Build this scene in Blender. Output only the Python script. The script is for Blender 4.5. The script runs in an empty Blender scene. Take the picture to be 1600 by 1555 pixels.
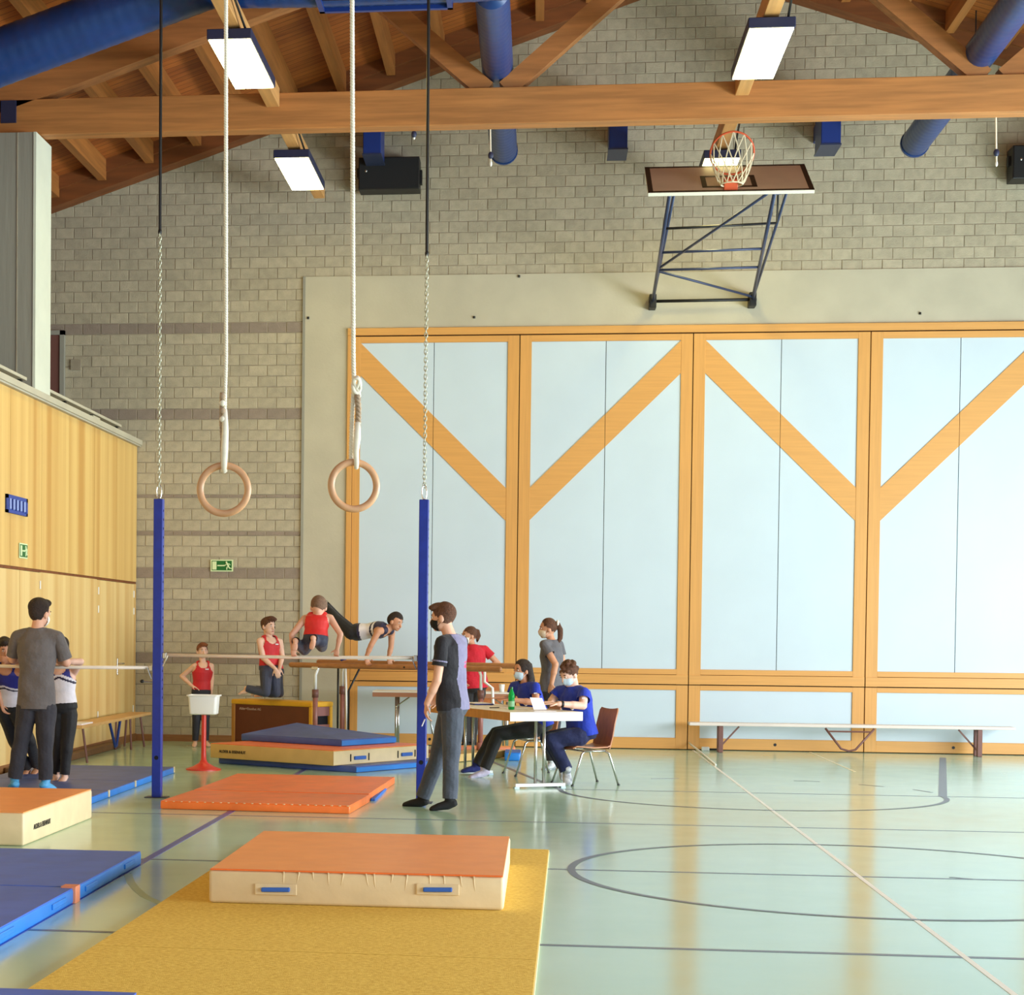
import bpy, bmesh, math, random
import numpy as np
from mathutils import Vector, Matrix
random.seed(7); np.random.seed(7)
C = bpy.context.scene.collection
scene = bpy.context.scene

# ------------------------------------------------------------------ camera
FPX, PPX, PPY = 2915.0, 490.88, 1072.34          # focal length and principal point for a 1600x1555 frame
YAW, PITCH, ROLL, CAMH = 0.12081, 0.0288, 0.009452, 1.5
def cam_rot():
    fwd = np.array([-math.sin(YAW)*math.cos(PITCH), math.cos(YAW)*math.cos(PITCH), -math.sin(PITCH)])
    right = np.array([math.cos(YAW), math.sin(YAW), 0.0]); down = np.cross(fwd, right)
    c, s = math.cos(ROLL), math.sin(ROLL)
    return np.array([c*right - s*down, s*right + c*down, fwd])
RC = cam_rot(); CAMP = np.array([0, 0, CAMH])
cd = bpy.data.cameras.new('camera'); cam = bpy.data.objects.new('camera', cd); C.objects.link(cam)
cd.sensor_fit = 'HORIZONTAL'; cd.sensor_width = 36.0; cd.lens = FPX/1600*36
cd.shift_x = (800-PPX)/1600; cd.shift_y = (PPY-777.5)/1600
cd.clip_end = 200
cam.matrix_world = Matrix(((RC[0][0], -RC[1][0], -RC[2][0], 0), (RC[0][1], -RC[1][1], -RC[2][1], 0),
                           (RC[0][2], -RC[1][2], -RC[2][2], CAMH), (0, 0, 0, 1)))
scene.camera = cam

# ------------------------------------------------------------------ light
world = bpy.data.worlds.new('sky'); scene.world = world; world.use_nodes = True
bg = world.node_tree.nodes['Background']; bg.inputs[0].default_value = (0.80, 0.90, 1.0, 1); bg.inputs[1].default_value = 0.50
def area(name, loc, target, sx, sy, power, col):
    l = bpy.data.lights.new(name, 'AREA'); l.shape = 'RECTANGLE'; l.size = sx; l.size_y = sy
    l.energy = power; l.color = col
    o = bpy.data.objects.new(name, l); C.objects.link(o); o.location = loc
    d = Vector(target)-Vector(loc); o.rotation_euler = d.to_track_quat('-Z', 'Y').to_euler()
    return o
area('window_daylight', (10.9, 10.5, 2.1), (0, 10.5, 1.6), 22.0, 2.8, 2700, (0.88, 0.97, 1.0))
vs = scene.view_settings
vs.view_transform = 'Standard'; vs.look = 'None'; vs.gamma = 1.0; vs.use_curve_mapping = False
vs.exposure = 0.5

# ------------------------------------------------------------------ pixel helpers
def at(x, y, axis, val):
    d = RC.T @ np.array([(x-PPX)/FPX, (y-PPY)/FPX, 1.0])
    return CAMP + d*((val-CAMP[axis])/d[axis])
def P(x, y, Y): return at(x, y, 1, Y)
def FL(x, y, z=0.0): return at(x, y, 2, z)
D = 25.0; XL = -5.49
def W(x, y): return at(x, y, 1, D)
def LWp(x, y): return at(x, y, 0, XL)

# ------------------------------------------------------------------ materials
def lin(c): return tuple(((v/255)/12.92 if v/255 <= 0.04045 else ((v/255+0.055)/1.055)**2.4) for v in c)
MATS = {}
def mat(name, rgb, rough=0.6, metal=0.0, var=0.0, vscale=8.0, bump=0.0, bscale=60.0, stretch=None, spec=0.5,
        emit=0.0, island=0.0, objrand=0.0, rgb2=None, sheen=0.0, vdetail=3.0, lo=0.35, hi=0.65):
    if name in MATS: return MATS[name]
    m = bpy.data.materials.new(name); m.use_nodes = True; nt = m.node_tree; b = nt.nodes['Principled BSDF']
    col = lin(rgb)+(1,)
    b.inputs['Base Color'].default_value = col; b.inputs['Roughness'].default_value = rough
    b.inputs['Metallic'].default_value = metal; b.inputs['Specular IOR Level'].default_value = spec
    if sheen: b.inputs['Sheen Weight'].default_value = sheen
    if emit:
        b.inputs['Emission Color'].default_value = col; b.inputs['Emission Strength'].default_value = emit
    tc = nt.nodes.new('ShaderNodeTexCoord'); mp = nt.nodes.new('ShaderNodeMapping')
    nt.links.new(tc.outputs['Object'], mp.inputs[0])
    if stretch: mp.inputs['Scale'].default_value = stretch
    last = None
    if var or rgb2:
        n = nt.nodes.new('ShaderNodeTexNoise'); n.inputs['Scale'].default_value = vscale; n.inputs['Detail'].default_value = vdetail
        nt.links.new(mp.outputs[0], n.inputs['Vector'])
        r = nt.nodes.new('ShaderNodeValToRGB'); r.color_ramp.elements[0].position = lo; r.color_ramp.elements[1].position = hi
        c2 = lin(rgb2) if rgb2 else tuple(v*(1-var) for v in col[:3])
        c1 = col[:3] if rgb2 else tuple(min(1, v*(1+var*0.6)) for v in col[:3])
        r.color_ramp.elements[0].color = tuple(c2)+(1,); r.color_ramp.elements[1].color = tuple(c1)+(1,)
        nt.links.new(n.outputs['Fac'], r.inputs[0]); last = r.outputs[0]
    if island or objrand:
        g = nt.nodes.new('ShaderNodeNewGeometry' if island else 'ShaderNodeObjectInfo')
        mr = nt.nodes.new('ShaderNodeMapRange'); a = island or objrand
        mr.inputs['To Min'].default_value = 1-a; mr.inputs['To Max'].default_value = 1+a*0.6
        nt.links.new(g.outputs['Random Per Island' if island else 'Random'], mr.inputs['Value'])
        mx = nt.nodes.new('ShaderNodeVectorMath'); mx.operation = 'SCALE'
        if last: nt.links.new(last, mx.inputs[0])
        else: mx.inputs[0].default_value = col[:3]
        nt.links.new(mr.outputs[0], mx.inputs['Scale']); last = mx.outputs[0]
    if last: nt.links.new(last, b.inputs['Base Color'])
    if bump:
        n = nt.nodes.new('ShaderNodeTexNoise'); n.inputs['Scale'].default_value = bscale; n.inputs['Detail'].default_value = 4
        nt.links.new(mp.outputs[0], n.inputs['Vector'])
        bp = nt.nodes.new('ShaderNodeBump'); bp.inputs['Strength'].default_value = bump; bp.inputs['Distance'].default_value = 0.02
        nt.links.new(n.outputs['Fac'], bp.inputs['Height']); nt.links.new(bp.outputs[0], b.inputs['Normal'])
    MATS[name] = m; return m

BLOCK = (182, 172, 150)
mat('block', BLOCK, 0.9, var=0.10, vscale=9, bump=0.35, bscale=70, objrand=0.10)
mat('block_far', BLOCK, 0.9, var=0.10, vscale=9, bump=0.35, bscale=70, island=0.10)
mat('block_dark', (150, 136, 124), 0.9, var=0.08, vscale=9, bump=0.35, bscale=70, objrand=0.07)
mat('block_dark_far', (150, 136, 124), 0.9, var=0.08, vscale=9, bump=0.35, bscale=70, island=0.07)
mat('mortar', (164, 153, 134), 0.95, var=0.15, vscale=3)
mat('concrete', (190, 183, 163), 0.85, var=0.06, vscale=2.0, bump=0.1, bscale=30)
mat('concrete_grey', (150, 148, 138), 0.85, var=0.08, vscale=3.0, bump=0.2, bscale=20, stretch=(1, 1, 0.1))
mat('column_lit_side', (214, 218, 204), 0.7, var=0.04, vscale=3)  # paler than the shaft: daylight on that side put into the colour
mat('door_wood', (216, 158, 86), 0.45, var=0.06, vscale=3, stretch=(14, 14, 0.5), bump=0.05)
mat('door_rail_wood', (216, 158, 86), 0.45, var=0.05, vscale=3, stretch=(0.5, 14, 14), bump=0.05)
mat('door_panel', (200, 216, 230), 0.5, var=0.025, vscale=1.2, bump=0.03)
mat('gap', (40, 26, 16), 0.9)
mat('wall_veneer', (232, 194, 120), 0.45, rgb2=(206, 156, 82), vscale=1.0, stretch=(0.2, 3.4, 0.05), vdetail=9, lo=0.34, hi=0.60)
mat('wall_veneer_low', (236, 204, 140), 0.45, rgb2=(214, 170, 102), vscale=1.0, stretch=(0.2, 3.0, 0.04), vdetail=9, lo=0.34, hi=0.60)
mat('beam', (184, 122, 66), 0.6, var=0.22, vscale=2.2, stretch=(0.5, 6, 8), bump=0.1, vdetail=6)
mat('beam_slope', (170, 110, 60), 0.6, var=0.22, vscale=2.2, stretch=(0.6, 6, 6), bump=0.1, vdetail=6)
mat('purlin', (176, 112, 54), 0.6, var=0.2, vscale=2.2, stretch=(8, 0.4, 8), vdetail=6)
mat('purlin_pale', (206, 152, 92), 0.6, var=0.15, vscale=2.2, stretch=(8, 0.4, 8), vdetail=6)
mat('edge_rafter', (128, 72, 32), 0.6, var=0.2, vscale=2.0, stretch=(0.6, 6, 6))
mat('duct', (22, 58, 118), 0.35, spec=0.5, var=0.1, vscale=6)
mat('blue_steel', (20, 50, 124), 0.4)
mat('post_blue', (20, 46, 150), 0.35, var=0.12, vscale=14)
mat('dark_blue', (36, 42, 74), 0.5)
mat('lamp_glow', (255, 238, 158), 0.5, emit=17.0)
mat('black', (16, 16, 18), 0.5)
mat('black_matte', (22, 22, 25), 0.85)
mat('hole', (6, 8, 22), 0.9)
mat('steel', (200, 200, 198), 0.25, metal=0.9)
mat('chain', (196, 198, 180), 0.35, metal=0.6)
mat('bar_wood', (240, 228, 214), 0.35, var=0.06, vscale=6)
mat('bar_rail_wood', (178, 122, 76), 0.4, var=0.12, vscale=4, stretch=(1, 8, 8))
mat('rope', (240, 230, 210), 0.85, var=0.08, vscale=30)
mat('rope_old', (178, 152, 126), 0.9, var=0.2, vscale=30)
mat('ring_wood', (212, 160, 118), 0.4, var=0.12, vscale=12, bump=0.05)
mat('vinyl_orange', (255, 162, 90), 0.42, var=0.07, vscale=5, bump=0.18, bscale=7)
mat('vinyl_orange_deep', (246, 122, 54), 0.38, var=0.10, vscale=5, bump=0.22, bscale=6)
mat('vinyl_cream', (230, 208, 166), 0.5, var=0.06, vscale=5, bump=0.15, bscale=10)
mat('tan_and_shaded_cream', (214, 176, 112), 0.5, var=0.06, vscale=5, bump=0.15, bscale=10)  # tan of the bar base, and cream darkened for a shaded mat side
mat('vinyl_blue', (66, 106, 208), 0.5, var=0.10, vscale=4, bump=0.2, bscale=6)
mat('vinyl_navy', (70, 94, 172), 0.45, var=0.14, vscale=4, bump=0.2, bscale=6)
mat('vinyl_skyblue', (36, 128, 222), 0.4, var=0.06, vscale=5)
mat('strap_blue', (52, 104, 196), 0.6)
mat('strap_orange', (226, 140, 106), 0.6)
mat('carpet_yellow', (244, 210, 96), 0.95, rgb2=(216, 172, 58), vscale=55, stretch=(0.8, 1.2, 1), vdetail=8, bump=0.35, bscale=260, lo=0.30, hi=0.66)
mat('carpet_edge', (236, 222, 170), 0.9)
mat('tub_white', (244, 244, 240), 0.35)
mat('red_paint', (216, 58, 44), 0.35)
mat('box_brown', (110, 54, 30), 0.5, var=0.08, vscale=5)
mat('box_yellow', (236, 178, 44), 0.6, var=0.06, vscale=5)
mat('box_pink', (150, 100, 96), 0.6)
mat('post_brown', (152, 98, 90), 0.4)
mat('table_top', (236, 230, 220), 0.45, var=0.03, vscale=5)
mat('table_edge', (196, 136, 62), 0.5, var=0.1, vscale=5, stretch=(6, 6, 1))
mat('table_edge_brown', (176, 122, 92), 0.5)
mat('chair_wood', (180, 112, 64), 0.4, var=0.12, vscale=6, stretch=(5, 5, 1))
mat('bench_wood', (214, 168, 110), 0.45, var=0.1, vscale=3, stretch=(1, 1, 6))
mat('bench_pale', (222, 210, 204), 0.4, var=0.04, vscale=3)
mat('bench_leg', (118, 78, 72), 0.5)
mat('bench_brown', (120, 84, 52), 0.6, var=0.15, vscale=4)
mat('baseboard', (148, 100, 60), 0.55, var=0.12, vscale=4, stretch=(1, 8, 8))
mat('line_white', (236, 236, 226), 0.35)
mat('line_cream', (226, 222, 186), 0.35)
mat('line_slate', (84, 100, 122), 0.3)
mat('line_dark', (70, 84, 104), 0.3)
mat('line_blue', (74, 84, 168), 0.3)
mat('line_green', (150, 176, 130), 0.3)
mat('sign_green', (18, 104, 44), 0.4)
mat('sign_glow', (222, 238, 190), 0.4)
mat('vent_blue', (48, 72, 160), 0.45)
mat('vent_light', (130, 148, 206), 0.45)
mat('backboard_face', (214, 194, 178), 0.5, var=0.05, vscale=3)
mat('backboard_line', (52, 34, 22), 0.6)
mat('backboard_edge', (222, 220, 206), 0.5)
mat('frame_blue', (52, 62, 94), 0.35, metal=0.2)
mat('rim_orange', (206, 84, 44), 0.45)
mat('net', (222, 208, 180), 0.9)
mat('paper', (240, 238, 246), 0.6)
mat('ink_blue', (40, 60, 140), 0.5)
mat('ink_black', (40, 34, 26), 0.7)
mat('lettering_pale', (206, 176, 160), 0.6)
mat('mask_pad', (190, 214, 230), 0.5)
mat('bottle_label', (150, 214, 170), 0.4)
mat('white_plastic', (238, 240, 240), 0.4)
# bottle glass
def glass():
    m = bpy.data.materials.new('bottle_green'); m.use_nodes = True; b = m.node_tree.nodes['Principled BSDF']
    b.inputs['Base Color'].default_value = lin((40, 200, 100))+(1,); b.inputs['Transmission Weight'].default_value = 0.6
    b.inputs['Roughness'].default_value = 0.08; b.inputs['IOR'].default_value = 1.2
    MATS['bottle_green'] = m
glass()
# floor
def floor_mat():
    m = bpy.data.materials.new('floor_linoleum'); m.use_nodes = True; nt = m.node_tree; b = nt.nodes['Principled BSDF']
    tc = nt.nodes.new('ShaderNodeTexCoord')
    n = nt.nodes.new('ShaderNodeTexNoise'); n.inputs['Scale'].default_value = 0.9; n.inputs['Detail'].default_value = 5
    nt.links.new(tc.outputs['Object'], n.inputs['Vector'])
    r = nt.nodes.new('ShaderNodeValToRGB'); r.color_ramp.elements[0].position = 0.3; r.color_ramp.elements[1].position = 0.7
    r.color_ramp.elements[0].color = lin((174, 211, 189))+(1,); r.color_ramp.elements[1].color = lin((184, 220, 199))+(1,)
    nt.links.new(n.outputs['Fac'], r.inputs[0]); nt.links.new(r.outputs[0], b.inputs['Base Color'])
    n2 = nt.nodes.new('ShaderNodeTexNoise'); n2.inputs['Scale'].default_value = 3.0; n2.inputs['Detail'].default_value = 6
    nt.links.new(tc.outputs['Object'], n2.inputs['Vector'])
    mr = nt.nodes.new('ShaderNodeMapRange'); mr.inputs['To Min'].default_value = 0.10; mr.inputs['To Max'].default_value = 0.20
    nt.links.new(n2.outputs['Fac'], mr.inputs['Value']); nt.links.new(mr.outputs[0], b.inputs['Roughness'])
    n3 = nt.nodes.new('ShaderNodeTexNoise'); n3.inputs['Scale'].default_value = 6.0
    nt.links.new(tc.outputs['Object'], n3.inputs['Vector'])
    bp = nt.nodes.new('ShaderNodeBump'); bp.inputs['Strength'].default_value = 0.02; bp.inputs['Distance'].default_value = 0.01
    nt.links.new(n3.outputs['Fac'], bp.inputs['Height']); nt.links.new(bp.outputs[0], b.inputs['Normal'])
    MATS['floor_linoleum'] = m
floor_mat()
# roof boards: planks along the slope, joints every 0.14 m in depth
def roof_mat():
    m = bpy.data.materials.new('roof_boards'); m.use_nodes = True; nt = m.node_tree; b = nt.nodes['Principled BSDF']
    b.inputs['Roughness'].default_value = 0.65
    tc = nt.nodes.new('ShaderNodeTexCoord')
    sep = nt.nodes.new('ShaderNodeSeparateXYZ'); nt.links.new(tc.outputs['Object'], sep.inputs[0])
    dv = nt.nodes.new('ShaderNodeMath'); dv.operation = 'DIVIDE'; dv.inputs[1].default_value = 0.14
    nt.links.new(sep.outputs['Y'], dv.inputs[0])
    fl = nt.nodes.new('ShaderNodeMath'); fl.operation = 'FLOOR'; nt.links.new(dv.outputs[0], fl.inputs[0])
    fr = nt.nodes.new('ShaderNodeMath'); fr.operation = 'FRACT'; nt.links.new(dv.outputs[0], fr.inputs[0])
    wn = nt.nodes.new('ShaderNodeTexWhiteNoise'); wn.noise_dimensions = '1D'; nt.links.new(fl.outputs[0], wn.inputs['W'])
    mp = nt.nodes.new('ShaderNodeMapping'); mp.inputs['Scale'].default_value = (0.8, 14, 4)
    nt.links.new(tc.outputs['Object'], mp.inputs[0])
    n = nt.nodes.new('ShaderNodeTexNoise'); n.inputs['Scale'].default_value = 2.0; n.inputs['Detail'].default_value = 6
    nt.links.new(mp.outputs[0], n.inputs['Vector'])
    ad = nt.nodes.new('ShaderNodeMath'); ad.operation = 'MULTIPLY_ADD'; ad.inputs[1].default_value = 0.35
    nt.links.new(wn.outputs['Value'], ad.inputs[0]); nt.links.new(n.outputs['Fac'], ad.inputs[2])
    r = nt.nodes.new('ShaderNodeValToRGB'); r.color_ramp.elements[0].position = 0.35; r.color_ramp.elements[1].position = 0.95
    r.color_ramp.elements[0].color = lin((138, 70, 24))+(1,); r.color_ramp.elements[1].color = lin((184, 106, 42))+(1,)
    nt.links.new(ad.outputs[0], r.inputs[0])
    gt = nt.nodes.new('ShaderNodeMath'); gt.operation = 'GREATER_THAN'; gt.inputs[1].default_value = 0.07
    nt.links.new(fr.outputs[0], gt.inputs[0])
    mx = nt.nodes.new('ShaderNodeMix'); mx.data_type = 'RGBA'; mx.inputs['A'].default_value = lin((74, 38, 14))+(1,)
    nt.links.new(gt.outputs[0], mx.inputs['Factor']); nt.links.new(r.outputs[0], mx.inputs['B'])
    nt.links.new(mx.outputs['Result'], b.inputs['Base Color'])
    MATS['roof_boards'] = m
roof_mat()

# ------------------------------------------------------------------ mesh helpers
def V(*a): return np.array(a, float)
def nrm(v): v = np.asarray(v, float); return v/(np.linalg.norm(v)+1e-12)
def frame(d, up=(0, 0, 1)):
    d = nrm(d); u = np.asarray(up, float)
    if abs(np.dot(d, nrm(u))) > 0.98: u = V(1, 0, 0)
    s = nrm(np.cross(d, u)); return s, np.cross(s, d)
class MB:
    def __init__(s): s.v = []; s.f = []; s.m = []
    def add(s, vs, fs, mi=0):
        k = len(s.v); s.v.extend([tuple(map(float, p)) for p in vs]); s.f.extend([tuple(i+k for i in q) for q in fs]); s.m.extend([mi]*len(fs)); return s
    def hexa(s, p, mi=0):   # 8 corners: bottom 4 ccw, top 4 ccw
        return s.add(p, [(3, 2, 1, 0), (4, 5, 6, 7), (0, 1, 5, 4), (1, 2, 6, 5), (2, 3, 7, 6), (3, 0, 4, 7)], mi)
    def box(s, a, b, mi=0, bev=0.0, seg=2):
        x0, x1 = sorted((a[0], b[0])); y0, y1 = sorted((a[1], b[1])); z0, z1 = sorted((a[2], b[2]))
        pts = [(x0, y0, z0), (x1, y0, z0), (x1, y1, z0), (x0, y1, z0), (x0, y0, z1), (x1, y0, z1), (x1, y1, z1), (x0, y1, z1)]
        if not bev: return s.hexa(pts, mi)
        return s.bevhexa(pts, bev, seg, mi)
    def bevhexa(s, pts, bev, seg=2, mi=0):
        bm = bmesh.new(); vv = [bm.verts.new(p) for p in pts]
        for q in [(3, 2, 1, 0), (4, 5, 6, 7), (0, 1, 5, 4), (1, 2, 6, 5), (2, 3, 7, 6), (3, 0, 4, 7)]: bm.faces.new([vv[i] for i in q])
        bmesh.ops.bevel(bm, geom=bm.edges[:], offset=bev, segments=seg, affect='EDGES', profile=0.5)
        bm.verts.index_update()
        s.add([v.co for v in bm.verts], [[v.index for v in f.verts] for f in bm.faces], mi); bm.free(); return s
    def obox(s, c, ax, ay, az, hx, hy, hz, bev=0.0, mi=0, seg=2):
        c = np.asarray(c, float); ax, ay, az = map(nrm, (ax, ay, az))
        g = lambda i, j, k: c+ax*hx*i+ay*hy*j+az*hz*k
        pts = [g(-1, -1, -1), g(1, -1, -1), g(1, 1, -1), g(-1, 1, -1), g(-1, -1, 1), g(1, -1, 1), g(1, 1, 1), g(-1, 1, 1)]
        return s.bevhexa(pts, bev, seg, mi) if bev else s.hexa(pts, mi)
    def bar(s, a, b, w, h, up=(0, 0, 1), mi=0, bev=0):
        a = np.asarray(a, float); b = np.asarray(b, float); sd, u = frame(b-a, up)
        return s.obox((a+b)/2, nrm(b-a), sd, u, np.linalg.norm(b-a)/2, w/2, h/2, bev, mi)
    def prism(s, poly, off, mi=0):
        n = len(poly); a = [np.asarray(p, float) for p in poly]; b = [p+np.asarray(off, float) for p in a]
        fs = [tuple(range(n))[::-1], tuple(range(n, 2*n))]+[(i, (i+1) % n, n+(i+1) % n, n+i) for i in range(n)]
        return s.add(a+b, fs, mi)
    def tube(s, pts, r, n=8, closed=False, mi=0, caps=True):
        pts = [np.asarray(p, float) for p in pts]; k = len(pts); rr = r if hasattr(r, '__len__') else [r]*k
        ring = []; prev = None
        for i in range(k):
            if closed: d = pts[(i+1) % k]-pts[i-1]
            else: d = pts[min(i+1, k-1)]-pts[max(i-1, 0)]
            d = nrm(d)
            if prev is None: sd, u = frame(d)
            else:
                u = prev-d*np.dot(prev, d); u = nrm(u); sd = np.cross(d, u)
            prev = u
            ring.append([pts[i]+rr[i]*(math.cos(2*math.pi*j/n)*sd+math.sin(2*math.pi*j/n)*u) for j in range(n)])
        vs = [p for q in ring for p in q]; fs = []
        for i in range(k if closed else k-1):
            i2 = (i+1) % k
            for j in range(n): fs.append((i*n+j, i*n+(j+1) % n, i2*n+(j+1) % n, i2*n+j))
        if not closed and caps: fs += [tuple(range(n))[::-1], tuple(range((k-1)*n, k*n))]
        return s.add(vs, fs, mi)
    def lathe(s, c, prof, n=20, mi=0):
        c = np.asarray(c, float); vs = []; fs = []
        for r, z in prof: vs += [c+V(r*math.cos(2*math.pi*j/n), r*math.sin(2*math.pi*j/n), z) for j in range(n)]
        for i in range(len(prof)-1):
            for j in range(n): fs.append((i*n+j, i*n+(j+1) % n, (i+1)*n+(j+1) % n, (i+1)*n+j))
        fs += [tuple(range(n))[::-1], tuple(range((len(prof)-1)*n, len(prof)*n))]
        return s.add(vs, fs, mi)
    def ell(s, c, r, ax=((1, 0, 0), (0, 1, 0), (0, 0, 1)), n=12, m=8, mi=0):
        c = np.asarray(c, float); A = [nrm(a) for a in ax]; vs = []; fs = []
        for i in range(1, m):
            t = math.pi*i/m
            for j in range(n):
                p = 2*math.pi*j/n
                vs.append(c+A[0]*r[0]*math.sin(t)*math.cos(p)+A[1]*r[1]*math.sin(t)*math.sin(p)+A[2]*r[2]*math.cos(t))
        top = len(vs); vs.append(c+A[2]*r[2]); vs.append(c-A[2]*r[2])
        for i in range(m-2):
            for j in range(n): fs.append((i*n+j, (i+1)*n+j, (i+1)*n+(j+1) % n, i*n+(j+1) % n))
        for j in range(n):
            fs.append((top, j, (j+1) % n)); fs.append((top+1, (m-2)*n+(j+1) % n, (m-2)*n+j))
        return s.add(vs, fs, mi)
    def cone(s, p0, p1, r0, r1, n=12, mi=0):      # round cone with hemispherical ends
        p0 = np.asarray(p0, float); p1 = np.asarray(p1, float); d = nrm(p1-p0)
        pts = []; rr = []
        for t in (88, 60, 30): a = math.radians(t); pts.append(p0-d*r0*math.sin(a)); rr.append(r0*math.cos(a)+1e-4)
        pts += [p0, (p0+p1)/2, p1]; rr += [r0, (r0+r1)/2, r1]
        for t in (30, 60, 88): a = math.radians(t); pts.append(p1+d*r1*math.sin(a)); rr.append(r1*math.cos(a)+1e-4)
        return s.tube(pts, rr, n, mi=mi)
    def loft(s, pts, rad, lat, n=18, mi=0):       # elliptical sections, lat = lateral axis
        pts = [np.asarray(p, float) for p in pts]; lat = nrm(lat); k = len(pts); vs = []; fs = []
        for i in range(k):
            d = nrm(pts[min(i+1, k-1)]-pts[max(i-1, 0)]); l = nrm(lat-d*np.dot(lat, d)); b = np.cross(d, l)
            for j in range(n):
                t = 2*math.pi*j/n; vs.append(pts[i]+l*rad[i][0]*math.cos(t)+b*rad[i][1]*math.sin(t))
        for i in range(k-1):
            for j in range(n): fs.append((i*n+j, i*n+(j+1) % n, (i+1)*n+(j+1) % n, (i+1)*n+j))
        fs += [tuple(range(n))[::-1], tuple(range((k-1)*n, k*n))]
        return s.add(vs, fs, mi)
    def build(s, name, mats, parent=None, smooth=False, sharp=None):
        me = bpy.data.meshes.new(name); off = V(*parent.location) if parent is not None else V(0, 0, 0)
        if parent is not None and parent.parent is not None: off = off+V(*parent.parent.location)
        me.from_pydata([tuple(np.array(p)-off) for p in s.v], [], s.f)
        for m in (mats if isinstance(mats, (list, tuple)) else [mats]): me.materials.append(MATS[m])
        if any(s.m): me.polygons.foreach_set('material_index', s.m)
        if smooth:
            me.polygons.foreach_set('use_smooth', [True]*len(me.polygons))
            if sharp: me.set_sharp_from_angle(angle=math.radians(sharp))
        me.update()
        bm = bmesh.new(); bm.from_mesh(me); bmesh.ops.recalc_face_normals(bm, faces=bm.faces[:]); bm.to_mesh(me); bm.free()
        o = bpy.data.objects.new(name, me); C.objects.link(o)
        if parent is not None: o.parent = parent
        return o
def tag(o, label=None, cat=None, group=None, kind=None):
    if label: o['label'] = label
    if cat: o['category'] = cat
    if group: o['group'] = group
    if kind: o['kind'] = kind
    return o
def thing(name, label, cat, loc, group=None, kind=None):
    o = bpy.data.objects.new(name, None); C.objects.link(o); o.location = [float(v) for v in loc]; o.empty_display_size = 0.1
    return tag(o, label, cat, group, kind)
def copy_tree(o, parent=None):
    c = o.copy(); C.objects.link(c); c.parent = parent
    for ch in o.children: copy_tree(ch, c)
    return c
def text(name, s, size, origin, xdir, ydir, m, parent, depth=0.002):
    cu = bpy.data.curves.new(name, 'FONT'); cu.body = s; cu.size = size; cu.extrude = depth
    t = bpy.data.objects.new(name, cu); C.objects.link(t)
    dg = bpy.context.evaluated_depsgraph_get(); me = bpy.data.meshes.new_from_object(t.evaluated_get(dg))
    bpy.data.objects.remove(t); xd = nrm(xdir); yd = nrm(ydir); zd = np.cross(xd, yd); og = np.asarray(origin, float)
    off = V(*parent.location)
    co = np.empty(len(me.vertices)*3); me.vertices.foreach_get('co', co); co = co.reshape(-1, 3)
    co = og+co[:, :1]*xd+co[:, 1:2]*yd+co[:, 2:3]*zd-off
    me.vertices.foreach_set('co', co.ravel()); me.materials.clear(); me.materials.append(MATS[m]); me.update()
    o = bpy.data.objects.new(name, me); C.objects.link(o); o.parent = parent; o['kind'] = 'stuff'
    return o

# ================================================================== STRUCTURE
# ---- floor
fl = MB().box((-10, -3, -0.2), (12.5, 25.4, 0.0)).build('floor', 'floor_linoleum'); tag(fl, kind='structure')
def strip(a, b, w, m, name='court_line', z=0.0015):
    a = V(a[0], a[1], 0); b = V(b[0], b[1], 0); sd = np.cross(nrm(b-a), V(0, 0, 1))*w/2
    return MB().hexa([a-sd, b-sd, b+sd, a+sd, a-sd+V(0, 0, z), b-sd+V(0, 0, z), b+sd+V(0, 0, z), a+sd+V(0, 0, z)]).build(name, m, fl)
def arc(c, r, a0, a1, w, m, n=64, z=0.0018):
    mb = MB(); vs = []; fs = []
    for i in range(n+1):
        t = math.radians(a0+(a1-a0)*i/n)
        for q in (r-w/2, r+w/2): vs.append((c[0]+q*math.cos(t), c[1]+q*math.sin(t), z))
    for i in range(n): fs.append((2*i, 2*i+1, 2*i+3, 2*i+2))
    mb.add(vs, fs); return mb.build('court_line', m, fl)
strip((2.0, 24.9), (2.0, 2), 0.03, 'line_white')
strip((3.5, 24.9), (3.5, 21.4), 0.03, 'line_cream')
strip((-2.55, 24.9), (-2.55, 2), 0.055, 'line_blue')
strip((-5.4, 12.0), (11, 12.0), 0.04, 'line_slate', z=0.0012)
strip((-5.4, 15.0), (11, 15.0), 0.035, 'line_slate', z=0.0012)
strip((-5.4, 9.05), (11, 9.05), 0.05, 'line_slate', z=0.0012)
strip((0.2, 18.25), (11, 18.25), 0.04, 'line_slate', z=0.0012)
arc((2.0, 12.0), 1.79, 0, 360, 0.05, 'line_dark', 96)
arc((2.0, 18.25), 1.8, 180, 360, 0.05, 'line_dark', 64)
strip((3.8, 18.25), (5.03, 24.2), 0.08, 'line_slate'); strip((0.2, 18.25), (-1.0, 24.2), 0.05, 'line_dark')
for a, b in (((1018, 1217), (1060, 1216.6)), ((1240, 1220), (1281, 1221.5)), ((1343, 1226), (1382, 1229.5)), ((1428, 1234), (1456, 1238.5)), ((1484, 1371), (1520, 1374))):
    strip(FL(*a), FL(*b), 0.03, 'line_dark')
g = [FL(*p) for p in ((200, 1366), (204, 1378), (212, 1389), (226, 1401), (250, 1412), (270, 1418))]
for i in range(len(g)-1): strip(g[i], g[i+1], 0.05, 'line_green')

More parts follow.
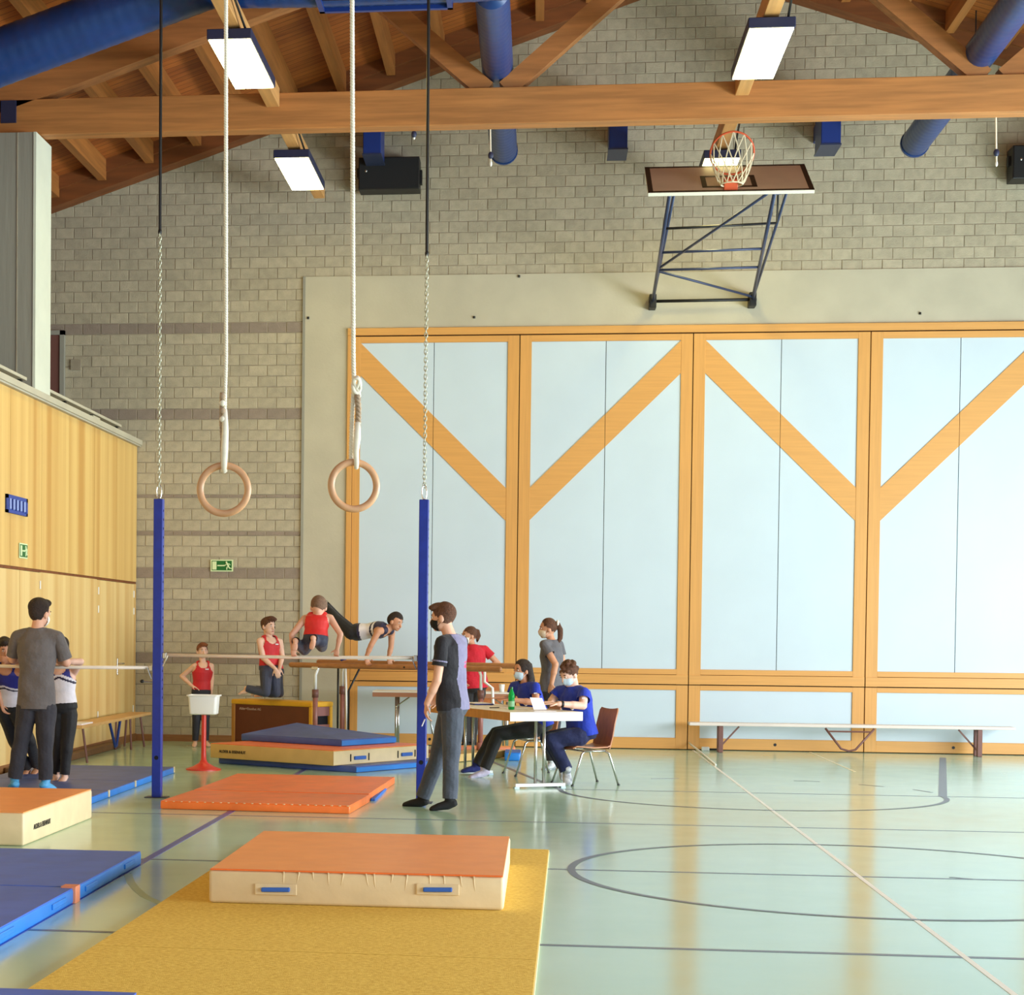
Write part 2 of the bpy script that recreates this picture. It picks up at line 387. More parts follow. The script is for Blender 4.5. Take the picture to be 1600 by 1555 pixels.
# ---- back wall with blocks
wb = MB().box((-10, D+0.007, 0), (12.5, D+0.3, 11.2)).build('wall_back', 'mortar'); tag(wb, kind='structure')
courses = [(0.0, 0.045, 0)]; z = 0.045
def run(n, h=0.145, dark=0):
    global z
    for _ in range(n): courses.append((z, z+h, dark)); z += h
run(7); run(1, dark=1); run(7); run(1, dark=1); run(3); run(1, 0.06, 1); run(3, 0.15); run(1, 0.045, 1); run(7); run(1, dark=1); run(7); run(1, dark=1); run(35)
PX0, PXW = -3.20, 0.255      # pillar edge; block pitch
RIDGE = 2.0
def roofz(x): return 10.09-0.335*abs(x-RIDGE)
full = {}
def blockmesh(w, h):
    k = (round(w, 3), round(h, 3))
    if k not in full:
        mb = MB(); b = 0.004; d = 0.03
        mb.add([(0, 0.03, 0), (w, 0.03, 0), (w, 0.03, h), (0, 0.03, h), (0, b, 0), (w, b, 0), (w, b, h), (0, b, h), (b, 0, b), (w-b, 0, b), (w-b, 0, h-b), (b, 0, h-b)],
               [(8, 9, 10, 11), (4, 5, 9, 8), (5, 6, 10, 9), (6, 7, 11, 10), (7, 4, 8, 11), (0, 1, 5, 4), (1, 2, 6, 5), (2, 3, 7, 6), (3, 0, 4, 7)])
        full[k] = (mb.v, mb.f, {})
    return full[k]
stuff = MB(); cnt = 0; J = 0.010
for ci, (z0, z1, dk) in enumerate(courses):
    xr = PX0 if z0 < 6.20 else 12.2
    off = (ci % 2)*PXW/2
    x = PX0-PXW*27-off
    while x < xr-0.02:
        a = x; b = min(x+PXW-J, xr-J/2); x += PXW
        if b-a < 0.04 or b < -9.9: continue
        if z0 > roofz((a+b)/2)+0.55: continue
        h = z1-z0-J
        vv, ff, cache = blockmesh(b-a, h)
        dy = random.uniform(-0.003, 0.003)
        if a > -5.62 and b < -3.0 and z0 < 4.38 and cnt < 300 and z1 > 0.05:
            mk = 'block_dark' if dk else 'block'
            if mk not in cache:
                me = bpy.data.meshes.new('block'); me.from_pydata(vv, [], ff); me.materials.append(MATS[mk]); me.update(); cache[mk] = me
            o = bpy.data.objects.new('block', cache[mk]); C.objects.link(o); o.parent = wb
            o.location = (a, D+dy, z0+J/2); cnt += 1
        else:
            stuff.add([(p[0]+a, p[1]+D+dy, p[2]+z0+J/2) for p in vv], ff, 1 if dk else 0)
so = stuff.build('block_field', ['block_far', 'block_dark_far'], wb); so['kind'] = 'stuff'
MB().box((-3.205, D-0.02, 6.27), (12.2, D+0.02, 5.57)).build('concrete_lintel', 'concrete', wb)
MB().box((-3.205, D-0.02, 0), (-2.62, D+0.02, 5.57)).build('concrete_pier', 'concrete', wb)
MB().box((-3.235, D-0.028, 0), (-3.2, D+0.02, 6.27)).build('joint_profile', 'concrete_grey', wb)
for x, y in ((741, 497), (1437, 491), (482, 498), (811, 433)): MB().lathe(W(x, y)+V(0, -0.03, 0), [(0.015, -0.01), (0.015, 0.02)], 8).build('anchor_plug', 'black', wb)
bb = MB().box((-5.49, D-0.03, 0), (-3.2, D+0.01, 0.09)).build('baseboard_back', 'baseboard'); tag(bb, kind='structure')
gallery_door = thing('door_6', 'dark brown door on the gallery beside the grey column', None, (-6.95, D, 4.1), kind='structure')
MB().box((-7.45, D-0.06, 4.0), (-6.55, D-0.01, 5.52)).build('door_leaf', 'bench_leg', gallery_door)
MB().box((-6.56, D-0.08, 4.0), (-6.50, D-0.005, 5.58)).build('door_frame', 'concrete_grey', gallery_door)
MB().box((-7.5, D-0.08, 5.52), (-6.50, D-0.005, 5.58)).build('door_frame', 'concrete_grey', gallery_door)
for zz in (5.05, 4.3): MB().box((-6.42, D-0.03, zz), (-6.28, D+0.0, zz+0.14)).build('wall_box', 'mortar', gallery_door)

# ---- storage doors with diagonal braces
MB_gap = MB().box((-2.62, D+0.005, 0), (12.2, D+0.011, 5.57)).build('door_gap_shade', 'gap', wb)  # dark sheet behind the doors, painting the shade in their gaps
zt, zp, zr1, zr0, zl1, zl0 = 5.46, 5.375, 1.06, 0.855, 0.785, 0.155
tr = MB().box((-2.62, D-0.06, 5.475), (12.2, D, 5.57), bev=0.004).build('trim_1', 'door_rail_wood'); tag(tr, kind='structure')
tr2 = MB().box((-2.62, D-0.05, 0), (-2.55, D, 5.475), bev=0.003).build('trim_2', 'door_wood'); tag(tr2, kind='structure')
for k in range(6):
    x0 = -2.59+2.26*k+(0.045 if k == 0 else 0.006); x1 = -2.59+2.26*(k+1)-0.006
    up = thing('door_%d' % (k+1) if k < 5 else 'door_7', None, None, ((x0+x1)/2, D, 0), kind='structure')
    sw = 0.15; a = x0+(0.10 if k == 0 else sw); b = x1-sw; xm = (a+b)/2; Yf = D-0.034; Yp = D-0.018
    def bx(n, p, q, m): return MB().box(p, q, bev=0.002, seg=1).build(n, m, up)
    bx('stile', (x0, Yf, zr0+0.005), (a, D, zt), 'door_wood'); bx('stile', (b, Yf, zr0+0.005), (x1, D, zt), 'door_wood')
    bx('rail', (a, Yf, zp), (b, D, zt), 'door_rail_wood'); bx('rail', (a, Yf, 0.99), (b, D, zr1), 'door_rail_wood')
    bx('cross_rail', (x0, D-0.045, zr0+0.008), (x1, D, 0.985), 'door_rail_wood')
    bx('panel', (a, Yp, zr1), (xm-0.004, D, zp), 'door_panel'); bx('panel', (xm+0.004, Yp, zr1), (b, D, zp), 'door_panel')
    w = b-a; th = 0.43; sgn = k % 2
    zA, zB = zp, zp-w*0.99
    pts = [(a, zA), (b, zB), (b, zB-th), (a, zA-th)] if not sgn else [(b, zA), (a, zB), (a, zB-th), (b, zA-th)]
    for h0, h1 in ((a, xm-0.003), (xm+0.003, b)):      # brace, cut where the two leaves meet
        def zz(x, lowr): 
            t = (x-a)/w if not sgn else (b-x)/w
            return zA+(zB-zA)*t-(th if lowr else 0)
        MB().prism([(h0, Yf+0.004, zz(h0, 0)), (h1, Yf+0.004, zz(h1, 0)), (h1, Yf+0.004, zz(h1, 1)), (h0, Yf+0.004, zz(h0, 1))], (0, 0.03, 0)).build('brace', 'door_rail_wood', up)
    # lower flap
    bx('stile', (x0, Yf, 0.01), (a, D, zr0-0.005), 'door_wood'); bx('stile', (b, Yf, 0.01), (x1, D, zr0-0.005), 'door_wood')
    bx('rail', (a, Yf, zl1), (b, D, zr0-0.005), 'door_rail_wood'); bx('rail', (a, Yf, 0.01), (b, D, zl0), 'door_rail_wood')
    bx('panel', (a, Yp, zl0), (b, D, zl1), 'door_panel')
    MB().tube([(xm, Yf-0.004, 0.085), (xm, Yf+0.01, 0.085)], 0.02, 10).build('finger_hole', 'black', up)

# ---- left wall: veneer, doors, gallery parapet
wl = MB().box((XL-0.25, -3, 0), (XL-0.02, 25, 4.0)).build('wall_left', 'gap'); tag(wl, kind='structure')
ys = [24.99-1.22*i for i in range(24)]
for i in range(23):
    y1, y0 = ys[i]-0.004, ys[i+1]+0.004
    dj = random.uniform(-0.004, 0.004)
    MB().box((XL-0.02+dj*0.2, y0, 2.165), (XL, y1, 4.0)).build('panel', 'wall_veneer', wl)
lowedges = [24.98, 24.86, 23.78, 22.72, 21.4, 20.1, 19.25, 18.3, 17.1, 15.9, 14.7, 13.5, 12.3, 11.1, 9, 7, 5, 3, 0, -3]
doors_at = {1, 2, 5, 6}
nd = 8
for i in range(len(lowedges)-1):
    y1, y0 = lowedges[i]-0.004, lowedges[i+1]+0.004
    if i in doors_at:
        dr = thing('door_%d' % nd, None, None, (XL, (y0+y1)/2, 0), kind='structure'); nd += 1
        MB().box((XL-0.02, y0, 0.1), (XL, y1, 2.13)).build('door_leaf', 'wall_veneer_low', dr)
        hy = y1-0.05 if i in (1, 5) else y0+0.05
        ly = y0+0.07 if i in (1, 5) else y1-0.07
        for hz in (1.72, 1.95, 0.4): MB().tube([(XL+0.008, hy, hz), (XL+0.008, hy, hz+0.09)], 0.008, 8).build('hinge', 'white_plastic', dr)
        if i in (1, 6):
            h = MB().box((XL, ly-0.02, 0.92), (XL+0.012, ly+0.02, 1.14), bev=0.004, seg=1).build('handle_plate', 'steel', dr)
            MB().tube([(XL, ly, 1.07), (XL+0.06, ly, 1.07), (XL+0.065, ly+0.12, 1.07)], 0.011, 8).build('handle', 'steel', dr)
    else:
        MB().box((XL-0.02, y0, 0.1), (XL, y1, 2.135)).build('panel', 'wall_veneer_low', wl)
MB().box((XL-0.02, -3, 2.135), (XL-0.008, 25, 2.165)).build('shadow_joint', 'edge_rafter', wl)
b2 = MB().box((XL-0.02, -3, 0), (XL+0.02, 24.96, 0.1)).build('baseboard_left', 'baseboard'); tag(b2, kind='structure')
cap = MB().box((XL-0.3, -3, 4.0), (XL+0.05, 25, 4.02)).box((XL-0.3, -3, 4.02), (XL+0.07, 25, 4.09), bev=0.006).build('parapet_cap', 'concrete', wl)
gf = MB().box((-10, -3, 3.7), (XL-0.25, 25, 3.85)).build('gallery_floor', 'concrete_grey'); tag(gf, kind='structure')
gw = MB().box((-10.2, -3, 0), (-9.8, 25.2, 9)).build('wall_gallery', 'concrete_grey'); tag(gw, kind='structure')
for (ya, yb) in ((9.0, 19.72), (20.5, 24.3)):
    rl = thing('gallery_handrail', 'low metal handrail on the parapet '+('between column and back wall' if ya > 15 else 'left of the grey column'), 'railing', (XL-0.12, (ya+yb)/2, 4.09))
    MB().box((XL-0.16, ya, 4.19), (XL-0.06, yb, 4.225), bev=0.005).build('rail', 'concrete', rl)
    y = yb-0.1
    while y > ya:
        MB().box((XL-0.13, y-0.03, 4.085), (XL-0.09, y+0.03, 4.195)).build('bracket', 'black', rl); y -= 1.35
MB().box((XL-0.14, 22.4, 4.085), (XL+0.02, 22.75, 4.13)).build('cap_block', 'concrete', wl)
col = thing('column', None, None, (XL-0.5, 20.1, 4.09), kind='structure')
MB().box((-7.2, 19.83, 4.085), (XL-0.03, 20.44, 6.885)).build('shaft', 'concrete_grey', col)
MB().box((XL-0.03, 19.82, 4.085), (XL, 20.45, 6.885)).build('side_face', 'column_lit_side', col)  # slab in the paler colour, painting window light onto the shaft
for i in range(6): MB().box((-7.2+0.3*i-0.006, 19.822, 4.09), (-7.2+0.3*i+0.006, 19.84, 6.88)).build('board_joint', 'mortar', col)
# right wall with its window band (outside the frame)
wr = MB().box((11.0, -3, 0), (11.2, 25.2, 1.0)).box((11.0, -3, 4.8), (11.2, 25.2, 7.2)).build('wall_right', 'concrete'); tag(wr, kind='structure')
for i in range(9): MB().box((11.0, -3+3.4*i, 1.0), (11.15, -3+3.4*i+0.12, 4.8)).build('mullion', 'door_wood', wr)

# ---- roof
def slope_pt(x, dz): return roofz(x)+dz
ce = MB()
for xa, xb in ((-10, RIDGE), (RIDGE, 13)):
    ce.hexa([(xa, 3.0, slope_pt(xa, 0.36)), (xb, 3.0, slope_pt(xb, 0.36)), (xb, 25.3, slope_pt(xb, 0.36)), (xa, 25.3, slope_pt(xa, 0.36)),
             (xa, 3.0, slope_pt(xa, 0.6)), (xb, 3.0, slope_pt(xb, 0.6)), (xb, 25.3, slope_pt(xb, 0.6)), (xa, 25.3, slope_pt(xa, 0.6))])
ce = ce.build('ceiling', 'roof_boards'); tag(ce, kind='structure')
def sloped(xa, xb, y0, y1, d0, d1, name, m, parent):
    return MB().hexa([(xa, y0, slope_pt(xa, d0)), (xb, y0, slope_pt(xb, d0)), (xb, y1, slope_pt(xb, d0)), (xa, y1, slope_pt(xa, d0)),
                      (xa, y0, slope_pt(xa, d1)), (xb, y0, slope_pt(xb, d1)), (xb, y1, slope_pt(xb, d1)), (xa, y1, slope_pt(xa, d1))]).build(name, m, parent)
for xa, xb in ((-10, RIDGE), (RIDGE, 13)):
    sloped(xa, xb, 24.72, 25.0, 0.0, 0.2, 'edge_rafter', 'edge_rafter', ce)
    sloped(xa, xb, 24.66, 25.0, 0.2, 0.37, 'edge_rafter', 'edge_rafter', ce)
x = -6.57-0.645*4; i = 0
while x < 13:
    if abs(x-RIDGE) > 0.15:
        MB().box((x-0.055, 3.0, slope_pt(x, 0.10)), (x+0.055, 24.68, slope_pt(x, 0.40))).build('purlin', 'purlin', ce)
    x += 0.645
MB().box((RIDGE-0.1, 3, slope_pt(RIDGE, -0.1)), (RIDGE+0.1, 24.7, slope_pt(RIDGE, 0.4))).build('ridge_beam', 'purlin', ce)
YT = 20.1
for yt in (YT, 12.6):
    tt = thing('trim_3' if yt == YT else 'trim_4', None, None, (RIDGE, yt, 6.9), kind='structure')
    if yt == YT:
        MB().box((-6.3, yt-0.11, 6.9), (10.3, yt+0.11, 7.285), bev=0.008).build('bottom_chord', 'beam', tt)
    for xa, xb in ((-6.6, RIDGE), (RIDGE, 10.6)): sloped(xa, xb, yt-0.11, yt+0.11, -0.28, 0.10, 'top_chord', 'beam_slope', tt)
    if yt == YT:
        for n in (-0.55, 4.55):
            for s_ in (-1, 1):
                x2 = n+s_*1.75; z2 = roofz(x2)-0.25; a = V(n+s_*0.10, yt, 7.27); b = V(n+s_*1.9, yt, 7.27+1.8*0.87)
                MB().bar(a, b, 0.16, 0.2, mi=0).build('web_member', 'beam_slope', tt)
        MB().box((-5.93, yt-0.135, 7.03), (-5.76, yt-0.105, 7.27)).build('steel_plate', 'dark_blue', tt)
# lamp-carrying timbers
for xt, nm in ((-2.93, 'left'), (2.0, 'middle'), (6.93, 'right')):
    for ya, yb in ((8.0, YT-0.12), (YT+0.12, 24.2)):
        MB().box((xt-0.07, ya, 7.13), (xt+0.07, yb, 7.33), bev=0.005, seg=1).build('lamp_timber', 'purlin_pale', ce)

# ---- lamps
for xt, ya, yb, lab in ((-2.95, 17.28, 18.82, 'lit rectangular ceiling lamp at left, in front of the truss beam'),
                        (-2.95, 21.63, 23.16, 'lit rectangular ceiling lamp at left, beyond the truss beam'),
                        (2.0, 17.41, 18.94, 'lit rectangular ceiling lamp at right, in front of the truss beam'),
                        (2.0, 22.06, 23.56, 'lit ceiling lamp half hidden behind the basketball net')):
    t = thing('ceiling_lamp', lab, 'lamp', (xt, (ya+yb)/2, 7.0), 'ceiling lamps')
    m = MB(); m.box((xt-0.21, ya-0.02, 7.005), (xt+0.21, yb+0.02, 7.10), bev=0.006, seg=1).build('housing', 'dark_blue', t)
    MB().box((xt-0.195, ya, 6.995), (xt+0.195, yb, 7.008)).build('diffuser', 'lamp_glow', t)
    for yy in (ya+0.25, yb-0.25): MB().box((xt-0.03, yy-0.03, 7.095), (xt+0.03, yy+0.03, 7.135)).build('mount', 'dark_blue', t)
    MB().tube([(xt+0.12, ya-1.0, 7.30), (xt+0.13, ya-0.4, 7.2), (xt+0.15, ya+0.1, 7.09)], 0.012, 6).build('cable', 'black', t)

# ---- ducts
def rib_duct(pts, r, n=24, rib=0.12, amp=0.003):
    pts = [V(*p) for p in pts]; out = []; rr = []
    for i in range(len(pts)-1):
        L = np.linalg.norm(pts[i+1]-pts[i]); k = max(2, int(L/(rib/4)))
        for j in range(k+(i == len(pts)-2)):
            out.append(pts[i]+(pts[i+1]-pts[i])*j/k); rr.append(r+(amp if j % 4 == 0 else 0))
    return out, rr
du = thing('ventilation_duct', 'large blue main duct climbing along the roof slope with outlet grille', 'duct', (-3, 17.6, 7.5))
o_, r_ = rib_duct([P(-140, 142, 17.6), P(335, -35, 17.6)], 0.26); MB().tube(o_, r_, 24).build('sloped_duct', 'duct', du, True)
o_, r_ = rib_duct([P(325, -32, 17.6), P(500, -34, 17.6), P(720, -42, 17.6), (5.2, 17.6, 7.84)], 0.26); MB().tube(o_, r_, 24).build('level_duct', 'duct', du, True)
og = du
mm = MB(); xa, xb = -2.16, -0.90
mm.box((xa, 17.28, 7.37), (xa+0.05, 17.75, 7.62)); mm.box((xb-0.05, 17.28, 7.37), (xb, 17.75, 7.62)); mm.box((xa, 17.28, 7.37), (xb, 17.32, 7.42)); mm.box((xa, 17.7, 7.37), (xb, 17.75, 7.42)); mm.build('outlet_frame', 'blue_steel', og)
for i in range(6): MB().box((xa+0.05, 17.36+0.06*i, 7.40), (xb-0.05, 17.37+0.06*i, 7.46)).build('slat', 'dark_blue', og)
for xx, yb, lab in ((-0.54, 23.45, 'round blue duct running towards the wall near the picture middle'), (4.42, 23.5, 'round blue duct running towards the wall at upper right')):
    t = thing('branch_duct', lab, 'duct', (xx, 20, 7.5), 'branch ducts')
    o_, r_ = rib_duct([(xx, 17.84, 7.56), (xx, yb, 7.50)], 0.165, amp=0.0025); MB().tube(o_, r_, 24).build('duct_body', 'duct', t, True)
    MB().tube([(xx, yb-0.03, 7.50), (xx, yb+0.02, 7.50)], 0.175, 24).build('end_collar', 'duct', t)
    MB().tube([(xx+0.1, 20.8, 8.2), (xx+0.1, 20.8, 7.6)], 0.008, 6).build('hanger', 'black', t)
for xa, xb, lab in ((-2.35, -2.12, 'blue vertical steel box above the black speaker'), (0.77, 1.0, 'blue vertical steel box between the speaker and the basketball board'), (3.38, 3.62, 'blue vertical steel box right of the basketball board')):
    t = thing('steel_box', lab, 'wall box', ((xa+xb)/2, 24.75, 7.7), 'blue boxes')
    MB().box((xa, 24.0, 7.63), (xb, 24.55, 8.36), bev=0.008, seg=1).build('casing', 'blue_steel', t)
    MB().box((xa-0.008, 23.99, 7.625), (xb+0.008, 24.56, 7.645)).build('bottom_flange', 'frame_blue', t)
    MB().box((xa+0.04, 24.5, 7.9), (xb-0.04, 24.985, 8.1)).build('wall_bracket', 'blue_steel', t)
    MB().box((xb-0.05, 23.95, 8.06), (xb+0.01, 24.0, 8.14)).build('clip', 'white_plastic', t)
def speaker(c, lab):
    t = thing('loudspeaker', lab, 'speaker', c, 'loudspeakers')
    x, y, zc = c
    MB().box((x-0.40, y-0.16, zc-0.21), (x+0.40, y+0.16, zc+0.21), bev=0.01).build('cabinet', 'black', t)
    MB().box((x-0.385, y-0.168, zc-0.195), (x+0.385, y-0.158, zc+0.195)).build('grille', 'black_matte', t)
    MB().box((x+0.40, y-0.05, zc-0.12), (x+0.43, y+0.05, zc+0.06)).build('bracket', 'black', t)
    MB().box((x-0.43, y-0.05, zc-0.02), (x-0.40, y+0.05, zc+0.1)).build('bracket', 'black', t)
    MB().box((x-0.05, y+0.16, zc-0.05), (x+0.05, 24.98, zc+0.05)).build('wall_arm', 'black', t)
    MB().ell((x-0.30, y-0.17, zc+0.03), (0.016, 0.006, 0.016)).build('badge', 'steel', t)
pc = P(609, 275, 24.76); speaker(tuple(pc), 'black loudspeaker on the block wall left of the duct')
speaker(tuple(P(1575, 258, 24.76)+V(0.42, 0, 0)), 'black loudspeaker cut by the right picture edge')
for (x0, y0, y1, yy, lab) in ((1556, 178, 256, 20.2, 'white pull cord with dark knob hanging at upper right'), (766, 196, 256, 20.25, 'white pull cord hanging in front of the middle duct'), (646, 196, 214, 20.25, 'short white pull cord hanging left of the middle duct')):
    a = P(x0, y0, yy); b = P(x0+1, y1, yy)
    t = thing('pull_cord', lab, 'cord', tuple(b), 'cords')
    MB().tube([a, (a+b)/2, b], 0.009, 6).build('cord', 'rope', t)
    k = a+(b-a)*0.78; MB().ell(k, (0.03, 0.03, 0.04)).build('knob', 'dark_blue', t)
    MB().ell(b, (0.014, 0.014, 0.03)).build('tip', 'white_plastic', t)
MB_w = MB().tube([P(600, 205, 20.22), P(980, 194, 20.22), P(1300, 186, 20.22), P(1480, 180, 20.22)], 0.007, 5).build('stretched_wire', 'rope'); tag(MB_w, 'thin pale wire stretched under the truss beam', 'wire')

# ---- basketball hoop folded up
hb = thing('basketball_hoop', 'folded-up basketball board with orange rim and net on blue wall frame', 'basketball hoop', (2.0, 24.9, 5.86))
b0, b1 = V(1.115, 21.12, 6.405), V(2.915, 21.12, 6.405); t0, t1 = V(1.115, 21.99, 6.90), V(2.915, 21.99, 6.90)
bu = nrm(t0-b0); bn = nrm(np.cross(b1-b0, bu)); bn = bn if bn[2] > 0 else -bn; hgt = np.linalg.norm(t0-b0)      # face normal: up and to the camera
bc = (b0+t1)/2
MB().obox(bc-bn*0.02, (1, 0, 0), bu, bn, 0.9, hgt/2, 0.018).build('board', ['backboard_edge'], hb)
def onb(u0, u1, v0, v1, name, m, d=0.001): MB().obox(b0+V((u0+u1)/2, 0, 0)+bu*(v0+v1)/2+bn*d, (1, 0, 0), bu, bn, (u1-u0)/2, (v1-v0)/2, 0.002).build(name, m, hb)
onb(0, 1.8, 0, hgt, 'board_face', 'backboard_face')
for q in ((0, 0.055, 0, hgt), (1.745, 1.8, 0, hgt), (0, 1.8, 0, 0.05), (0, 1.8, hgt-0.05, hgt)): onb(*q, 'border_line', 'backboard_line', 0.003)
for q in ((0.60, 0.655, 0.15, 0.60), (1.145, 1.20, 0.15, 0.60), (0.60, 1.20, 0.15, 0.205), (0.60, 1.20, 0.55, 0.60)): onb(*q, 'target_line', 'backboard_line', 0.003)
ra = (b0+b1)/2+bu*0.15; MB().obox(ra+bn*0.06-bu*0.05, (1, 0, 0), bu, bn, 0.075, 0.06, 0.06, 0.008).build('rim_bracket', 'rim_orange', hb)
rc = ra+bn*0.38; R = 0.235
ring = [rc+V(1, 0, 0)*R*math.cos(t)+bn*R*math.sin(t) for t in np.linspace(0, 2*math.pi, 40, endpoint=False)]
MB().tube(ring, 0.011, 8, True).build('rim', 'rim_orange', hb, True)
net = MB(); N = 12
def npnt(i, lev):      # net hangs straight down from the tilted rim, gathering
    a = 2*math.pi*i/N; p = rc+V(1, 0, 0)*R*math.cos(a)+bn*R*math.sin(a)
    t = lev/4.0; cen = rc+V(0, 0, -0.34); q = cen+V(1, 0, 0)*0.12*math.cos(a)+V(0, -0.12, 0)*math.sin(a)
    return p+(q-p)*t+V(0, 0, -0.05*math.sin(t*math.pi))
for lev in range(4):
    for i in range(N):
        for s_ in (-0.5, 0.5):
            net.tube([npnt(i+(0.5 if lev % 2 else 0), lev), npnt(i+(0.5 if lev % 2 else 0)+s_, lev+1)], 0.007, 5)
net.tube([npnt(i, 4) for i in range(N)], 0.008, 5, True); net.build('net', 'net', hb)
# frame
h0, h1 = P(1020, 471, 24.82), P(1176, 468, 24.82)
jl0, jl1 = P(1046, 306, 21.35), P(1053, 304, 21.95); jr0, jr1 = P(1210, 303, 21.35), P(1229, 301, 21.95)
fm = lambda a, b, r=0.018, m='frame_blue': MB().tube([a, b], r, 8).build('frame_tube', m, hb, True)
fm(h0, jl0, 0.022); fm(h0, jl1, 0.018); fm(h1, jr0, 0.022); fm(h1, jr1, 0.018)
fm(h0-V(0.05, 0, 0), h1+V(0.05, 0, 0), 0.02, 'black')
lp = lambda a, b, t: a+(b-a)*t
fm(lp(h0, jl0, 0.72), lp(h1, jr1, 0.74), 0.015, 'black'); fm(lp(h0, jl0, 0.50), lp(h1, jr0, 0.52), 0.016); fm(lp(h0, jl0, 0.33), lp(h1, jr0, 0.34), 0.016)
fm(lp(h0, jl0, 0.34), lp(jl0, jr0, 0.93), 0.016); fm(lp(h0, jl0, 0.32), lp(h1, jr0, 0.03), 0.016)
fm(lp(h1, jr1, 0.74), lp(jr0, jr1, 0.3), 0.012, 'black'); fm(jl0, jl1, 0.015); fm(jr0, jr1, 0.015)
for h in (h0, h1): MB().box(h+V(-0.045, -0.05, -0.09), h+V(0.045, 0.18, 0.09), bev=0.01).build('hinge_bracket', 'black', hb)

# ---- signs and vent on walls
def exit_sign(o, xd, zd, nd, lab, name='exit_sign'):
    t = thing(name, lab, 'sign', o, 'exit signs'); o = np.asarray(o, float)
    def q(u0, u1, v0, v1, m, d, n): MB().obox(o+xd*(u0+u1)/2+zd*(v0+v1)/2+nd*d, xd, zd, nd, abs(u1-u0)/2, (v1-v0)/2, 0.003).build(n, m, t)
    q(-0.155, 0.155, -0.08, 0.08, 'sign_glow', 0.006, 'plate'); q(-0.137, 0.137, -0.065, 0.065, 'sign_green', 0.010, 'green_field')
    q(-0.13, -0.072, -0.055, 0.055, 'sign_glow', 0.013, 'door_symbol'); q(-0.06, 0.04, -0.008, 0.008, 'sign_glow', 0.013, 'arrow')
    mb = MB(); K = lambda u, v: o+xd*u+zd*v+nd*0.013
    mb.add([K(-0.064, 0), K(-0.045, 0.014), K(-0.045, -0.014)], [(0, 1, 2)]).build('arrow_head', 'sign_glow', t)
    fg = MB()
    for a, b, r in (((0.062, 0.044), (0.063, 0.045), 0.012), ((0.068, 0.03), (0.088, -0.005), 0.012), ((0.07, 0.025), (0.045, 0.002), 0.006), ((0.045, 0.002), (0.03, 0.006), 0.006), ((0.078, 0.026), (0.105, 0.022), 0.006), ((0.105, 0.022), (0.112, 0.01), 0.006), ((0.088, -0.005), (0.105, -0.035), 0.008), ((0.105, -0.035), (0.128, -0.038), 0.007), ((0.086, -0.008), (0.07, -0.025), 0.008), ((0.07, -0.025), (0.068, -0.05), 0.007)):
        fg.cone(K(*a), K(*b), r, r, 8)
    fg.build('running_figure', 'sign_glow', t)
exit_sign(W(347, 884)+V(0, -0.012, 0), V(1, 0, 0), V(0, 0, 1), V(0, -1, 0), 'green exit sign with running figure on the block wall')
exit_sign(LWp(35, 861)+V(0.004, 0, 0), V(0, 1, 0), V(0, 0, 1), V(1, 0, 0), 'green exit sign on the wooden wall below the blue vent')
va, vb = LWp(8, 767), LWp(40, 812); vt = thing('air_vent', 'blue slatted air vent set in the wooden wall', 'vent', tuple((va+vb)/2))
y0, y1, z1, z0 = va[1], vb[1], LWp(8, 767)[2]-0.03, LWp(40, 812)[2]+0.03
MB().box((XL-0.01, y0, z0), (XL+0.008, y1, z1)).build('back_plate', 'vent_blue', vt)
for q in ((y0, y0+0.05, z0, z1), (y1-0.05, y1, z0, z1), (y0, y1, z0, z0+0.03), (y0, y1, z1-0.04, z1)): MB().box((XL, q[0], q[2]), (XL+0.025, q[1], q[3])).build('frame', 'vent_blue', vt)
for i in range(5):
    yy = y0+0.05+(y1-y0-0.1)*(i+0.5)/5; MB().obox((XL+0.018, yy, (z0+z1)/2), (0.8, 0.6, 0), (-0.6, 0.8, 0), (0, 0, 1), 0.012, 0.022, (z1-z0)/2-0.04).build('slat', 'vent_light', vt)
